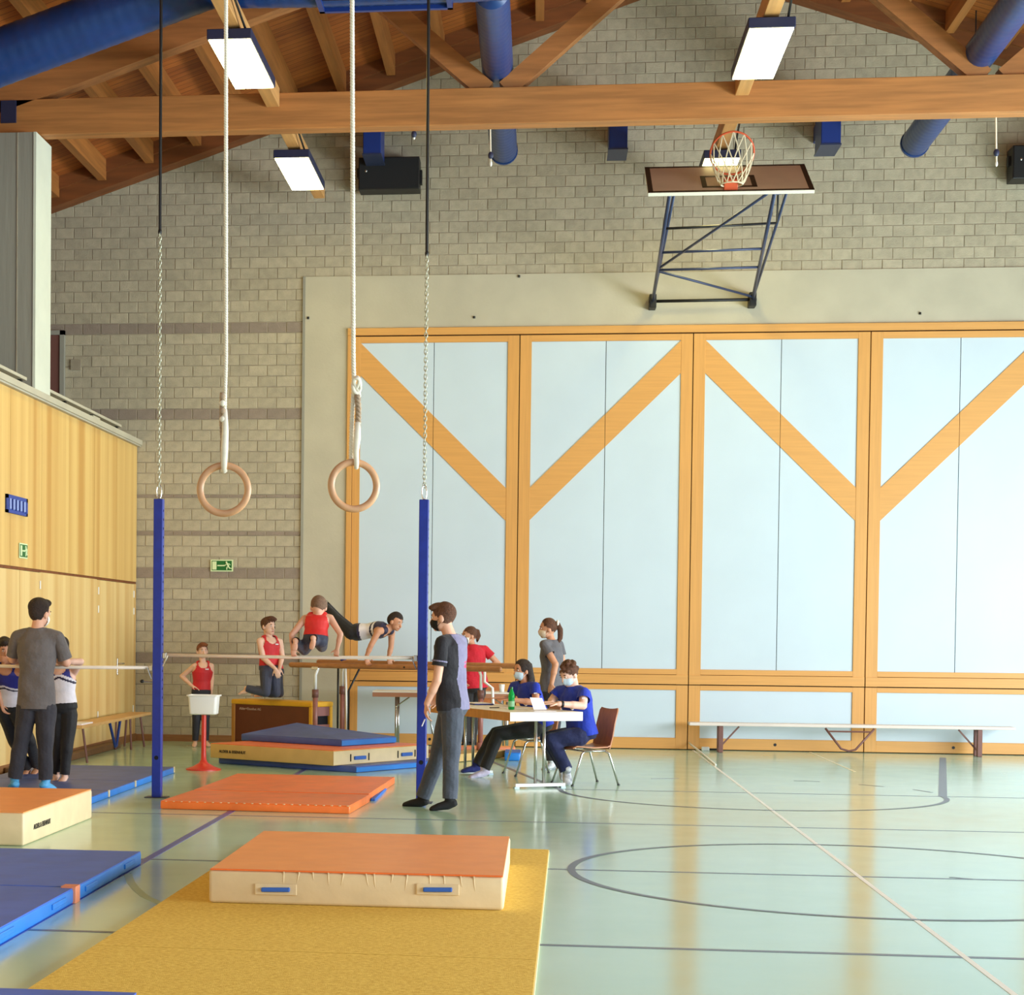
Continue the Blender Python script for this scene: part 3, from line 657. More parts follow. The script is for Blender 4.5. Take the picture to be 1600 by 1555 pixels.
# ================================================================== APPARATUS
# ---- high bars
YB = 16.5
def chain_mesh(a, b, link=0.05, wr=0.0045, wd=0.013):
    a = V(*a); b = V(*b); L = np.linalg.norm(b-a); n = int(L/(link*0.72)); d = (b-a)/n; mb = MB(); dn = nrm(d)
    sd, u = frame(dn, (0, 1, 0))
    for i in range(n):
        c = a+d*(i+0.5); ax = sd if i % 2 else u
        pts = []
        for t in np.linspace(0, 2*math.pi, 10, endpoint=False):
            pts.append(c+ax*wd*math.cos(t)+dn*((link/2-wd)*np.sign(math.sin(t))*(abs(math.sin(t)) > 0.2)+wd*math.sin(t)))
        mb.tube(pts, wr, 5, True)
    return mb
def hpost(xc, ztop, lab, px_top, y_chain, x_chain, holes=True):
    t = thing('high_bar_post', lab, 'post', (xc, YB, 0), 'high bar posts')
    MB().box((xc-0.042, YB-0.042, 0), (xc+0.042, YB+0.042, ztop), bev=0.006).build('upright', 'post_blue', t)
    if holes:
        for i in range(22):
            zz = 0.9+0.08*i
            if zz < ztop-0.05: MB().tube([(xc+0.038, YB, zz), (xc+0.0435, YB, zz)], 0.011, 8).build('hole', 'hole', t)
        MB().tube([(xc, YB-0.038, 0.36), (xc, YB-0.0435, 0.36)], 0.02, 10).build('hole', 'hole', t)
    MB().box((xc-0.10, YB-0.08, 0), (xc+0.10, YB+0.08, 0.006)).build('floor_plate', 'dark_blue', t)
    if x_chain:
        a = P(x_chain, y_chain, YB); b = V(xc, YB, ztop+0.11)
        sh = [b+V(0, 0, 0.02)+V(0.022*math.sin(q)*(1.0 if q < 7 else 1), 0, -0.065+0.065*math.cos(q)) for q in np.linspace(0, 2*math.pi, 14, endpoint=False)]
        MB().tube(sh, 0.006, 6, True).build('shackle', 'steel', t)
        chain_mesh(a, b).build('chain', 'chain', t, True)
        top = P(px_top, -40, YB); MB().tube([a+V(0, 0, -0.02), top], 0.014, 8).build('hoist_rod', 'black', t)
        MB().ell(a, (0.018, 0.018, 0.03)).build('coupling', 'black', t)
    return t
xl = P(247, 1000, YB)[0]; xr = P(660.5, 1000, YB)[0]
zpl = P(248, 780, YB)[2]; zpr = P(664, 781, YB)[2]
hpost(xl, zpl, 'blue steel post with hoist chain at left of the high bar', 252, 362, 250)
hpost(xr, zpr, 'blue steel post with hoist chain behind the standing man', 670, 396, 667)
hpost(XL+0.16, 2.6, 'blue steel post against the wooden wall', 0, 0, None, False)
def hbar(xa, xb, zz, lab, m):
    t = thing('high_bar', lab, 'high bar', ((xa+xb)/2, YB, zz), 'high bars')
    MB().tube([(xa, YB, zz), ((xa+xb)/2, YB, zz-0.006), (xb, YB, zz)], 0.0155, 12).build('bar', m, t, True)
    for x, s_ in ((xa, 1), (xb, -1)):
        MB().box((x, YB-0.022, zz-0.03), (x+0.035*s_, YB+0.022, zz+0.022), bev=0.004).build('end_clamp', 'steel', t)
        MB().tube([(x+0.05*s_, YB-0.02, zz+0.0), (x+0.03*s_, YB-0.026, zz-0.05), (x+0.008*s_, YB-0.028, zz-0.10)], 0.006, 6).build('clamp_lever', 'steel', t)
zb = P(450, 1026, YB)[2]; zb2 = P(120, 1042, YB)[2]
hbar(xl+0.044, xr-0.044, zb, 'pale high bar gripped by the boy in red', 'bar_wood')
hbar(XL+0.205, xl-0.044, zb2, 'lower high bar in front of the wooden wall behind the coach', 'bar_wood')
lk = thing('locking_pin', 'small black knobbed pin sticking out of the left blue post', 'pin', tuple(V(xl, YB, 1.05)), None)
MB().tube([(xl-0.044, YB-0.02, 1.04), (xl-0.13, YB-0.02, 1.045)], 0.006, 6).build('shaft', 'steel', lk); MB().ell((xl-0.14, YB-0.02, 1.046), (0.02, 0.016, 0.016)).build('knob', 'black', lk)

# ---- gymnastic rings
YR = 7.09
def twisted(pts, r, mb, pitch=0.045, strands=3, n=6):
    pts = [V(*p) for p in pts]; seg = [np.linalg.norm(pts[i+1]-pts[i]) for i in range(len(pts)-1)]; L = sum(seg)
    k = int(L/(pitch/8))
    for s_ in range(strands):
        out = []
        for i in range(k+1):
            d = L*i/k; j = 0
            while j < len(seg)-1 and d > seg[j]: d -= seg[j]; j += 1
            p = pts[j]+(pts[j+1]-pts[j])*d/seg[j]; dn = nrm(pts[j+1]-pts[j]); sd, u = frame(dn, (0, 1, 0))
            a = 2*math.pi*(L*i/k/pitch+s_/strands); out.append(p+(sd*math.cos(a)+u*math.sin(a))*r*0.5)
        mb.tube(out, r*0.56, n)
    return mb
def gym_ring(cx, cy, rad, tilt, lab, toppx, kn):
    c = P(cx, cy, YR); t = thing('gymnastic_ring', lab, 'gymnastic ring', tuple(c), 'gymnastic rings')
    ax = nrm(V(math.cos(tilt), math.sin(tilt), 0)); ringp = [c+ax*rad*math.cos(q)+V(0, 0, 1)*rad*math.sin(q) for q in np.linspace(0, 2*math.pi, 48, endpoint=False)]
    MB().tube(ringp, 0.0135, 12, True).build('ring', 'ring_wood', t, True)
    top = P(toppx, -30, YR); bot = c+V(0, 0, rad)
    return t, c, top, bot
t, c, top, bot = gym_ring(350, 765, 0.092, 0.08, 'wooden gymnastic ring at left on a white rope', 353, 0)
k0 = P(351, 640, YR); kt = P(353, 560, YR)
twisted([top, kt, k0], 0.008, MB(), 0.03).build('rope', 'rope', t, True)
twisted([P(347, 614, YR), P(346, 660, YR), P(348, 690, YR), bot+V(-0.006, 0, 0.01)], 0.009, MB(), 0.035).build('frayed_rope_end', 'rope_old', t, True)
for i, y in enumerate((620, 630, 642, 655)): MB().ell(P(347.5, y, YR-0.012), (0.011, 0.010, 0.012)).build('knot', ('rope_old', 'rope')[i % 2], t)
MB().tube([k0, P(352, 672, YR-0.012), P(351, 700, YR-0.014), bot+V(0.002, -0.016, 0.0), bot+V(0.002, -0.014, -0.025), bot+V(0.002, 0.008, -0.02), bot+V(0.0, 0.014, 0.005)], [0.010, 0.013, 0.014, 0.012, 0.010, 0.009, 0.008], 10).build('leather_sleeve', 'rope', t, True)
t, c, top, bot = gym_ring(553, 759, 0.089, 0.35, 'wooden gymnastic ring at right on a knotted twisted rope', 550, 1)
twisted([top, P(552, 560, YR), P(553, 600, YR), P(550, 650, YR), P(549, 690, YR), bot+V(-0.012, 0, 0.0)], 0.009, MB(), 0.034).build('rope', 'rope', t, True)
kc = P(557, 602, YR-0.012)
kn = [kc+V(0.014*math.cos(q), -0.006*math.sin(2*q), 0.030*math.sin(q)) for q in np.linspace(0, 2*math.pi, 18, endpoint=False)]
MB().tube(kn, 0.0075, 8, True).build('knot', 'rope', t, True)
kn = [kc+V(0.011*math.sin(2*q), -0.012*math.cos(q), -0.012+0.036*math.cos(q)) for q in np.linspace(0, 2*math.pi, 18, endpoint=False)]
MB().tube(kn, 0.0065, 8, True).build('knot', 'rope', t, True)
twisted([P(558, 618, YR-0.012), P(560, 640, YR-0.012), P(559, 670, YR-0.012)], 0.012, MB(), 0.05).build('frayed_rope_end', 'rope_old', t, True)
MB().tube([P(559, 660, YR-0.014), P(558, 685, YR-0.014), P(556, 705, YR-0.014), bot+V(0.01, -0.014, 0), bot+V(0.01, -0.012, -0.022), bot+V(0.008, 0.01, -0.018)], [0.011, 0.014, 0.012, 0.010, 0.009, 0.008], 10).build('leather_sleeve', 'rope', t, True)

# ---- mats
def mat_thing(name, lab, corner, u, v, L, Wd, z0, h, top, side, group, bev=0.012, sides=None, lift=None):
    """corner = near reference corner (x,y), u / v unit directions, L along u, Wd along v"""
    u = V(*u, 0); v = V(*v, 0); c = V(corner[0], corner[1], z0); t = thing(name, lab, 'mat', tuple(c+u*L/2+v*Wd/2), group)
    if np.cross(u, v)[2] < 0: c = c+u*0; pts = [c, c+v*Wd, c+u*L+v*Wd, c+u*L]
    else: pts = [c, c+u*L, c+u*L+v*Wd, c+v*Wd]
    eps = 0.004
    MB().bevhexa(pts+[p+V(0, 0, h-eps) for p in pts], bev, 3).build('side_cover', side, t, True, 50)
    ctr = sum(pts)/4
    tp = [p+(ctr-p)/np.linalg.norm(ctr-p)*bev*0.5+V(0, 0, h-eps*1.5) for p in pts]
    if lift is None: MB().hexa(tp+[p+V(0, 0, eps*1.5) for p in tp]).build('top_cover', top, t)
    return t
ux, uy = (1, 0), (0, 1)
# yellow carpet strips
ya = FL(857, 1328, 0.02); yb_ = FL(832, 1555, 0.02)
yt = thing('yellow_carpet_mat', 'long yellow carpet mat lying in the foreground', 'mat', (-1.0, 9.0, 0))
vdir = nrm(V(ya[0]-yb_[0], ya[1]-yb_[1], 0)); udir = V(vdir[1], -vdir[0], 0)
e0 = V(ya[0], ya[1], 0)
for i, (s0, s1) in enumerate(((0, 1.95), (1.955, 4.4), (4.405, 8.2))):
    q = [e0-vdir*s1-udir*2.06, e0-vdir*s1, e0-vdir*s0, e0-vdir*s0-udir*2.06]
    MB().hexa(q+[p+V(0, 0, 0.022) for p in q]).build('carpet_section', 'carpet_yellow', yt)
q = [e0-vdir*8.2, e0-vdir*8.2+udir*0.006, e0+udir*0.006, e0]; MB().hexa(q+[p+V(0, 0, 0.018) for p in q]).build('pale_backing_edge', 'carpet_edge', yt)
# thick crash mat on it
tm = mat_thing('crash_mat', 'thick orange-topped crash mat with blue handles on the yellow carpet', (-1.78, 9.98), ux, uy, 1.60, 2.0, 0.022, 0.185, 'vinyl_orange', 'vinyl_cream', 'crash mats', 0.02)
for px in (431, 684):
    a = P(px, 1390, 9.975); hd = MB().obox(a+V(0, -0.012, 0.0), (1, 0, 0.02), (0, 1, 0), (0, 0, 1), 0.078, 0.012, 0.012, 0.006).build('handle', 'strap_blue', tm)
    MB().obox(a+V(-0.0, -0.002, 0.0), (1, 0, 0), (0, 1, 0), (0, 0, 1), 0.115, 0.005, 0.03, 0.004).build('handle_patch', 'vinyl_cream', tm)
for i in range(13):
    xx = -1.38+1.05*i/12+random.uniform(-.025, .025); hh = random.uniform(0.05, 0.12); dx = random.uniform(-.02, .02)
    MB().tube([(xx, 9.9805, 0.203), (xx+dx*0.4, 9.981, 0.203-hh*0.5), (xx+dx, 9.983, 0.203-hh)], [0.0045, 0.0035, 0.002], 8).build('cover_crease', 'vinyl_cream', tm, True)
ed = MB().bar((-1.77, 9.985, 0.207), (-0.19, 9.985, 0.207), 0.012, 0.008).build('top_seam', 'vinyl_orange_deep', tm)
# two thin orange mats
o1 = mat_thing('thin_mat', 'thin orange mat behind the yellow carpet, front one of the pair', (-3.17, 15.42), nrm(V(1.62, -0.10, 0))[:2], nrm(V(0.10, 1.62, 0))[:2], 1.62, 1.1, 0, 0.07, 'vinyl_orange_deep', 'vinyl_orange_deep', 'thin orange mats', 0.012)
dots = MB()
for i in range(24): dots.ell((-3.12+1.55*i/23, 15.425-0.10*i/23, 0.066), (0.012, 0.008, 0.004))
dots.build('seam_stitch', 'vinyl_cream', o1)
o2 = mat_thing('thin_mat', 'thin orange mat with a blue lower edge, rear one of the pair', (-3.10, 16.56), nrm(V(1.62, -0.06, 0))[:2], nrm(V(0.06, 1.62, 0))[:2], 1.60, 2.0, 0.0, 0.07, 'vinyl_orange_deep', 'vinyl_orange_deep', 'thin orange mats', 0.012)
MB().box((-1.49, 16.55, 0.0), (-1.455, 18.5, 0.022)).build('blue_edge', 'strap_blue', o2)
# bluish mats at left
yy = [(19.38, 17.5), (17.49, 16.4), (16.39, 14.5)]
for (a, b), lab in zip(yy, ('grey-blue floor mat farthest back under the left high bar', 'grey-blue floor mat under the coach, middle one', 'grey-blue floor mat half hidden by the orange crash mat at left')):
    t = mat_thing('floor_mat', lab, (-5.3, b), ux, uy, 1.47, a-b, 0, 0.065, 'vinyl_navy', 'vinyl_skyblue', 'grey-blue floor mats', 0.012)
    MB().box((-3.832, a-0.07, 0.01), (-3.822, a-0.03, 0.07)).build('velcro_strap', 'vinyl_cream', t)
t = mat_thing('crash_mat', 'orange-topped crash mat with cream sides at the left edge', (-5.2, 12.55), ux, uy, 1.66, 1.98, 0, 0.235, 'vinyl_orange', 'vinyl_cream', 'crash mats', 0.018)
text('lettering', 'ALDER & EISENHUT', 0.052, V(-3.538, 12.80, 0.09), V(0, 1, 0), V(0, 0, 1), 'ink_black', t)
for (a, b), lab in (((11.72, 10.02), 'blue floor mat with light blue rim at left, far one of the pair'), ((10.0, 8.3), 'blue floor mat with light blue rim at left, near one of the pair')):
    t = mat_thing('floor_mat', lab, (-4.4, b), ux, uy, 1.87, a-b, 0, 0.085, 'vinyl_blue', 'vinyl_skyblue', 'blue floor mats', 0.012)
    for yq in (b+0.35, a-0.35): MB().box((-2.532, yq-0.14, 0.03), (-2.522, yq+0.14, 0.06), bev=0.004).build('handle_slot', 'vinyl_skyblue', t)
t = mat_thing('mat_strap', 'orange strap joining the two blue mats at left', (-2.60, 9.96), ux, uy, 0.085, 0.10, 0.0, 0.094, 'strap_orange', 'strap_orange', None, 0.004)
t['category'] = 'strap'
mat_thing('floor_mat', 'blue floor mat just entering at the bottom left corner', (-3.3, 5.2), ux, uy, 1.75, 1.93, 0, 0.085, 'vinyl_blue', 'vinyl_skyblue', 'blue floor mats', 0.012)
# rotated stack in front of the parallel bars
U = nrm(V(0.84, -0.54, 0)); Nn = V(-U[1], U[0], 0)
def stackmat(name, front, L, Wd, z0, h, top, s_long, s_short, lab, lift=0.0, group='stacked mats'):
    c = V(front[0], front[1], z0); t = thing(name, lab, 'mat', tuple(c), group); e = 0.004
    pts = [c-U*L, c, c+Nn*Wd, c-U*L+Nn*Wd]; up = [V(0, 0, h), V(0, 0, h), V(0, 0, h), V(0, 0, h+lift)]; dn_ = [V(0, 0, 0)]*3+[V(0, 0, lift)]
    MB().bevhexa([p+d for p, d in zip(pts, dn_)]+[p+d-V(0, 0, e) for p, d in zip(pts, up)], 0.010, 2).build('side_cover', s_long, t, True, 50)
    g = 0.002
    q = [pts[1]+U*g+V(0, 0, 0.008), pts[2]+U*g+V(0, 0, 0.008)]; MB().hexa([q[0], q[0]+U*0.004, q[1]+U*0.004, q[1], q[0]+V(0, 0, h-0.02), q[0]+U*0.004+V(0, 0, h-0.02), q[1]+U*0.004+V(0, 0, h-0.02), q[1]+V(0, 0, h-0.02)]).build('end_cover', s_short, t)
    ctr = sum(pts)/4; tp = [p+(ctr-p)/np.linalg.norm(ctr-p)*0.008+d-V(0, 0, 0.006) for p, d in zip(pts, up)]
    MB().hexa(tp+[p+V(0, 0, 0.007) for p in tp]).build('top_cover', top, t)
    return t, c
stackmat('floor_mat', (-1.95, 19.86), 2.0, 1.75, 0, 0.068, 'vinyl_navy', 'vinyl_navy', 'vinyl_skyblue', 'blue floor mat at the bottom of the stack by the bars')
t, c = stackmat('crash_mat', (-2.20, 19.88), 1.80, 1.72, 0.068, 0.165, 'vinyl_orange_deep', 'tan_and_shaded_cream', 'vinyl_cream', 'orange crash mat with shaded cream lettered side in the middle of the stack')  # front cover darker than the end: shade painted into the cream
text('lettering', 'ALDER & EISENHUT', 0.046, c-U*1.66-Nn*0.004+V(0, 0, 0.065), U, V(0, 0, 1), 'ink_black', t)
for s_ in (0.45, 1.30):
    MB().obox(c+Nn*s_+U*0.015+V(0, 0, 0.07), Nn, U, (0, 0, 1), 0.10, 0.010, 0.02, 0.006).build('handle', 'strap_blue', t)
    for k in (-0.16, 0.16): MB().obox(c+Nn*(s_+k)+U*0.008+V(0, 0, 0.075), Nn, U, (0, 0, 1), 0.006, 0.006, 0.04).build('handle_tab', 'ink_black', t)
stackmat('floor_mat', (-2.19, 20.61), 1.5, 1.0, 0.235, 0.075, 'vinyl_navy', 'vinyl_navy', 'vinyl_skyblue', 'dark blue glossy mat on top of the stack, its back corner raised', 0.10)
# mats beyond the bars
mat_thing('crash_mat', 'orange mat behind the right posts of the parallel bars', (-1.25, 23.0), ux, uy, 0.95, 0.17, 0, 0.12, 'vinyl_orange', 'strap_orange', 'crash mats', 0.015)
t = mat_thing('floor_mat', 'small blue mat behind the seated woman by the bars', tuple(FL(788, 1189)[:2]), (1, 0), (0, 1), 0.19, 0.6, 0, 0.1, 'strap_blue', 'vinyl_skyblue', None, 0.02)

# ---- parallel bars
NR = FL(710, 1185, 0.03)[:2]; NR = V(NR[0], NR[1], 0); SEP = 0.60; LB = 2.02
UB = nrm(V(0.88, -0.475, 0)); NB = V(-UB[1], UB[0], 0)
pb = thing('parallel_bars', 'parallel bars with wooden rails on brown posts', 'parallel bars', tuple(NR-UB*LB/2+NB*SEP/2))
posts = {('n', 'r'): NR, ('f', 'r'): NR+NB*SEP, ('n', 'l'): NR-UB*LB, ('f', 'l'): NR-UB*LB+NB*SEP}
zr = {'n': P(570, 1042, 22.4)[2], 'f': P(570, 1042, 22.4)[2]+0.03}
for (s_, e_), p in posts.items():
    base_top = 0.09; zc = zr[s_]-0.30
    MB().tube([p+V(0, 0, base_top), p+V(0, 0, zc)], 0.032, 14).build('post', 'post_brown', pb, True)
    MB().tube([p+V(0, 0, base_top), p+V(0, 0, base_top+0.10)], 0.046, 14).build('post_socket', 'post_brown', pb, True)
    MB().tube([p+V(0, 0, zc-0.10), p+V(0, 0, zc)], 0.042, 14).build('height_clamp', 'bench_leg', pb, True)
    k = 1 if s_ == 'f' else -1
    MB().tube([p+V(0, 0, zc), p+V(0, 0, zr[s_]-0.12), p+UB*0.04*(1 if e_ == 'l' else -1)+V(0, 0, zr[s_]-0.03)], 0.019, 10).build('inner_tube', 'white_plastic', pb, True)
    MB().obox(p+V(0, 0, zr[s_]-0.035), UB, NB, (0, 0, 1), 0.05, 0.02, 0.02, 0.004).build('rail_fork', 'steel', pb)
for s_ in ('n', 'f'):
    a = posts[(s_, 'l')]-UB*0.40; b = posts[(s_, 'r')]+UB*0.62
    MB().loft([a+V(0, 0, zr[s_]), a+UB*0.02+V(0, 0, zr[s_]), b-UB*0.02+V(0, 0, zr[s_]), b+V(0, 0, zr[s_])], [(0.018, 0.022), (0.024, 0.033), (0.024, 0.033), (0.018, 0.022)], NB, 16).build('rail', 'bar_rail_wood', pb, True)
MB().tube([posts[('n', 'l')]+UB*1.32+NB*-0.03+V(0, 0, zr['n']), posts[('n', 'l')]+UB*1.32-NB*0.015+V(0, 0, zr['n'])], 0.012, 8).build('rail_bolt', 'ink_black', pb)
e = posts[('f', 'l')]-UB*0.02; MB().ell(e+V(0.02, 0, zr['f']+0.03), (0.04, 0.03, 0.03)).build('end_knob', 'blue_steel', pb)
for e_ in ('l', 'r'):
    a = posts[('n', e_)]-NB*0.30; b = posts[('f', e_)]+NB*0.30
    MB().bar(a+V(0, 0, 0.05), b+V(0, 0, 0.05), 0.36 if e_ == 'r' else 0.16, 0.09, bev=0.008).build('base_beam', 'tan_and_shaded_cream', pb)
MB().bar(posts[('f', 'l')]+V(0, 0, 0.045), posts[('f', 'r')]+V(0, 0, 0.045), 0.08, 0.06, bev=0.006).build('base_rail', 'post_brown', pb)
for k in (0.1, 0.26):
    a = posts[('n', 'l')]+UB*k+NB*0.35; MB().tube([a+V(0, 0, 0.1), a+V(0, 0, zr['n']-0.32), a+UB*(0.16 if k > 0.2 else 0)+V(0, 0, zr['n']-0.04)], 0.013, 8).build('brace_tube', 'black', pb, True)
MB().tube([posts[('f', 'l')]+UB*0.08+V(0, 0, 0.1), posts[('f', 'l')]+UB*0.04+V(0, 0, zr['f']-0.06)], 0.015, 8).build('brace_tube', 'white_plastic', pb, True)
p = posts[('n', 'r')]+UB*0.05; MB().tube([posts[('f', 'r')]+UB*0.05+V(0, 0, zr['f']-0.05), posts[('f', 'r')]+UB*0.05+V(0, 0, zr['f']-0.2), posts[('f', 'r')]+UB*0.16+V(0, 0, zr['f']-0.27), posts[('f', 'r')]+UB*0.18+V(0, 0, zr['f']-0.62)], 0.017, 8).build('brace_tube', 'white_plastic', pb, True)

# ---- vaulting box
BF = FL(488, 1097.5, 0.62); UX = nrm(V(0.835, -0.55, 0)); NX = V(-UX[1], UX[0], 0); BL, BWd, BH = 1.40, 0.42, 0.62
bf = V(BF[0], BF[1], 0)
vb_ = thing('vaulting_box', 'brown vaulting box with yellow edges beside the parallel bars', 'vaulting box', tuple(bf-UX*BL/2+NX*BWd/2))
def vbx(u0, u1, n0, n1, z0, z1, name, m, bev=0.0):
    c = bf+UX*(u0+u1)/2+NX*(n0+n1)/2+V(0, 0, (z0+z1)/2); return MB().obox(c, UX, NX, (0, 0, 1), abs(u1-u0)/2, (n1-n0)/2, (z1-z0)/2, bev).build(name, m, vb_)
vbx(-BL+0.05, -0.05, 0.02, BWd-0.02, 0.03, BH-0.06, 'body', 'box_brown')
vbx(-BL, 0, 0, BWd, BH-0.065, BH, 'top_pad', 'box_yellow', 0.018)
vbx(-BL+0.005, -BL+0.065, 0.005, BWd-0.005, 0.0, BH-0.06, 'end_post', 'table_edge', 0.01); vbx(-0.065, -0.005, 0.005, 0.075, 0.0, BH-0.06, 'corner_post', 'box_yellow', 0.012); vbx(-0.065, -0.005, BWd-0.06, BWd-0.005, 0, BH-0.06, 'corner_post', 'box_yellow', 0.012)
vbx(-0.055, -0.02, 0.075, BWd-0.06, 0.04, 0.33, 'end_panel', 'box_pink'); vbx(-0.055, -0.02, 0.075, BWd-0.06, 0.44, BH-0.065, 'end_panel', 'box_pink'); vbx(-0.06, -0.045, 0.075, BWd-0.06, 0.33, 0.44, 'grip_hole', 'hole')
text('lettering', 'Alder+Eisenhut AG', 0.048, bf-UX*(BL-0.14)+NX*0.014+V(0, 0, BH-0.135), UX, V(0, 0, 1), 'lettering_pale', vb_)

# ---- magnesia tub on red stand
bs = FL(318, 1203); bt = thing('chalk_stand', 'white chalk tub on a red pedestal stand', 'chalk stand', (bs[0], bs[1], 0))
MB().lathe((bs[0], bs[1], 0), [(0.19, 0), (0.19, 0.012), (0.12, 0.035), (0.05, 0.075), (0.03, 0.11), (0.026, 0.2), (0.026, 0.60)], 28).build('pedestal', 'red_paint', bt, True, 40)
tb = MB()
def ringq(w, d, z, r=0.03):
    pts = []
    for cx, cy, a0 in ((w-r, d-r, 0), (-w+r, d-r, 90), (-w+r, -d+r, 180), (w-r, -d+r, 270)):
        for k in range(5): a = math.radians(a0+22.5*k); pts.append((bs[0]+cx+r*math.cos(a), bs[1]+cy+r*math.sin(a), z))
    return pts
lv = [ringq(0.13, 0.09, 0.60), ringq(0.145, 0.105, 0.61), ringq(0.158, 0.115, 0.795), ringq(0.175, 0.13, 0.80), ringq(0.175, 0.13, 0.815), ringq(0.155, 0.112, 0.815), ringq(0.135, 0.095, 0.63)]
vs_ = [p for l in lv for p in l]; fs_ = [(i*20+j, i*20+(j+1) % 20, (i+1)*20+(j+1) % 20, (i+1)*20+j) for i in range(6) for j in range(20)]+[tuple(range(20))[::-1], tuple(range(120, 140))]
tb.add(vs_, fs_).build('tub', 'tub_white', bt, True, 40)

# ---- benches
a = LWp(118, 1140); bq = thing('gym_bench', 'long wooden bench standing along the wooden wall at left', 'bench', (-5.2, 22.2, 0), 'benches')
MB().box((-5.36, 20.3, 0.40), (-5.06, 24.0, 0.435), bev=0.006).build('seat', 'bench_wood', bq)
for yy_ in (20.55, 23.6):
    for s_ in (-1, 1): MB().tube([(-5.21+0.09*s_, yy_, 0.40), (-5.21+0.13*s_, yy_+0.06, 0)], 0.014, 8).build('leg', 'bench_leg', bq)
for yy_ in (23.0,):
    for s_ in (-1, 1): MB().tube([(-5.21+0.09*s_, yy_, 0.40), (-5.21+0.10*s_, yy_+0.02, 0)], 0.014, 8).build('leg', 'bench_leg', bq)
MB().tube([(-5.09, 21.75, 0.40), (-5.08, 22.0, 0.10), (-5.08, 22.06, 0.10), (-5.09, 22.3, 0.40)], 0.018, 8).build('hook_bracket', 'blue_steel', bq)
bm_ = MB().box((-5.45, 18.6, 0), (-5.33, 23.4, 0.08), bev=0.008).build('floor_beam', 'bench_brown'); tag(bm_, 'low brown wooden beam lying along the foot of the wooden wall', 'beam')
pp = MB().box((-5.28, 20.42, 0.435), (-5.10, 20.95, 0.45)).build('notebook', 'paper'); tag(pp, 'white folder lying on the end of the left bench', 'folder')
br = thing('gym_bench', 'long pale bench standing in front of the blue door panels', 'bench', (4.0, 24.6, 0), 'benches')
xa = P(1076, 1131, 24.6)[0]; xb = P(1583, 1138, 24.6)[0]; zs = P(1300, 1134, 24.6)[2]
MB().box((xa, 24.47, zs-0.02), (xb, 24.73, zs+0.02), bev=0.006).build('seat', 'bench_pale', br)
for px in (1125, 1528):
    xx = P(px, 1150, 24.6)[0]; s_ = 1 if px < 1300 else -1
    for q in (-0.09, 0.09): MB().box((xx-0.03, 24.6+q-0.03, 0), (xx+0.03, 24.6+q+0.03, zs-0.02), bev=0.006, seg=1).build('leg', 'bench_leg', br)
    MB().bar((xx, 24.6, zs-0.30), (xx+0.24*s_, 24.6, zs-0.03), 0.02, 0.02).build('strut', 'bench_leg', br)
xm = P(1325, 1150, 24.6)[0]
MB().tube([(xm-0.30, 24.5, zs-0.03), (xm-0.10, 24.5, zs-0.29), (xm, 24.5, zs-0.32), (xm+0.08, 24.5, zs-0.30), (xm+0.31, 24.5, zs-0.03)], 0.014, 8).build('hook_bracket', 'bench_leg', br, True)
MB().tube([(xm-0.27, 24.5, zs-0.07), (xm+0.27, 24.5, zs-0.07)], 0.012, 6).build('hook_bar', 'bench_leg', br)
cdp = [W(1076, 1160)+V(0, -0.06, 0), P(1080, 1164, 24.85), FL(1096, 1178), FL(1112, 1192), FL(1118, 1197)]
cdp[2][2] = 0.012; cdp[3][2] = 0.012; cdp[4][2] = 0.012
cc = MB().tube(cdp, 0.012, 6).build('white_cable', 'line_white', None, True); tag(cc, 'white cable running from the wall onto the floor by the bench', 'cable')
sk = thing('floor_socket', 'small white plug by the left foot of the pale bench', 'plug', tuple(FL(1104, 1172)))
q_ = FL(1102, 1173); MB().box(q_+V(-0.05, -0.03, 0), q_+V(0.05, 0.03, 0.05), bev=0.008).build('plug_body', 'white_plastic', sk); MB().tube([q_+V(0.05, 0, 0.02), q_+V(0.14, 0.0, 0.02), q_+V(0.2, 0.1, 0.02)], 0.012, 6).build('plug_lead', 'black', sk)

# ---- tables
TA = nrm(V(-0.44, 0.90, 0)); TBv = nrm(V(0.90, 0.44, 0)); tn = FL(797, 1113, 0.75); tn = V(tn[0], tn[1], 0)
tw, tl = 0.78, 1.98
jt = thing('folding_table', 'white-topped judging table with wooden edge and steel T-legs', 'table', tuple(tn+TA*tl/2+TBv*tw/2), 'tables')
cen = tn+TA*tl/2+TBv*tw/2
MB().obox(cen+V(0, 0, 0.735), TA, TBv, (0, 0, 1), tl/2, tw/2, 0.014, 0.003).build('table_top', 'table_top', jt)
for s_, m_ in ((-1, 'table_top'), (1, 'table_top')): MB().obox(cen+TA*(tl/2-0.006)*s_+V(0, 0, 0.705), TBv, TA, (0, 0, 1), tw/2, 0.008, 0.044, 0.002).build('end_edge', m_, jt)
for s_ in (-1, 1): MB().obox(cen+TBv*(tw/2-0.004)*s_+V(0, 0, 0.705), TA, TBv, (0, 0, 1), tl/2, 0.006, 0.043, 0.002).build('side_edge', 'table_edge', jt)
for s_ in (-1, 1):
    bc_ = cen+TA*(tl/2-0.14)*s_
    for q in (-0.045, 0.045): MB().tube([bc_+TBv*q+V(0, 0, 0.03), bc_+TBv*q+V(0, 0, 0.70)], 0.016, 10).build('leg', 'steel', jt, True)
    MB().obox(bc_+V(0, 0, 0.03), TBv, TA, (0, 0, 1), 0.27, 0.028, 0.016, 0.006).build('foot_bar', 'white_plastic', jt)
    for q in (-0.25, 0.25): MB().obox(bc_+TBv*q+V(0, 0, 0.007), TBv, TA, (0, 0, 1), 0.025, 0.025, 0.007).build('foot_pad', 'mask_pad', jt)
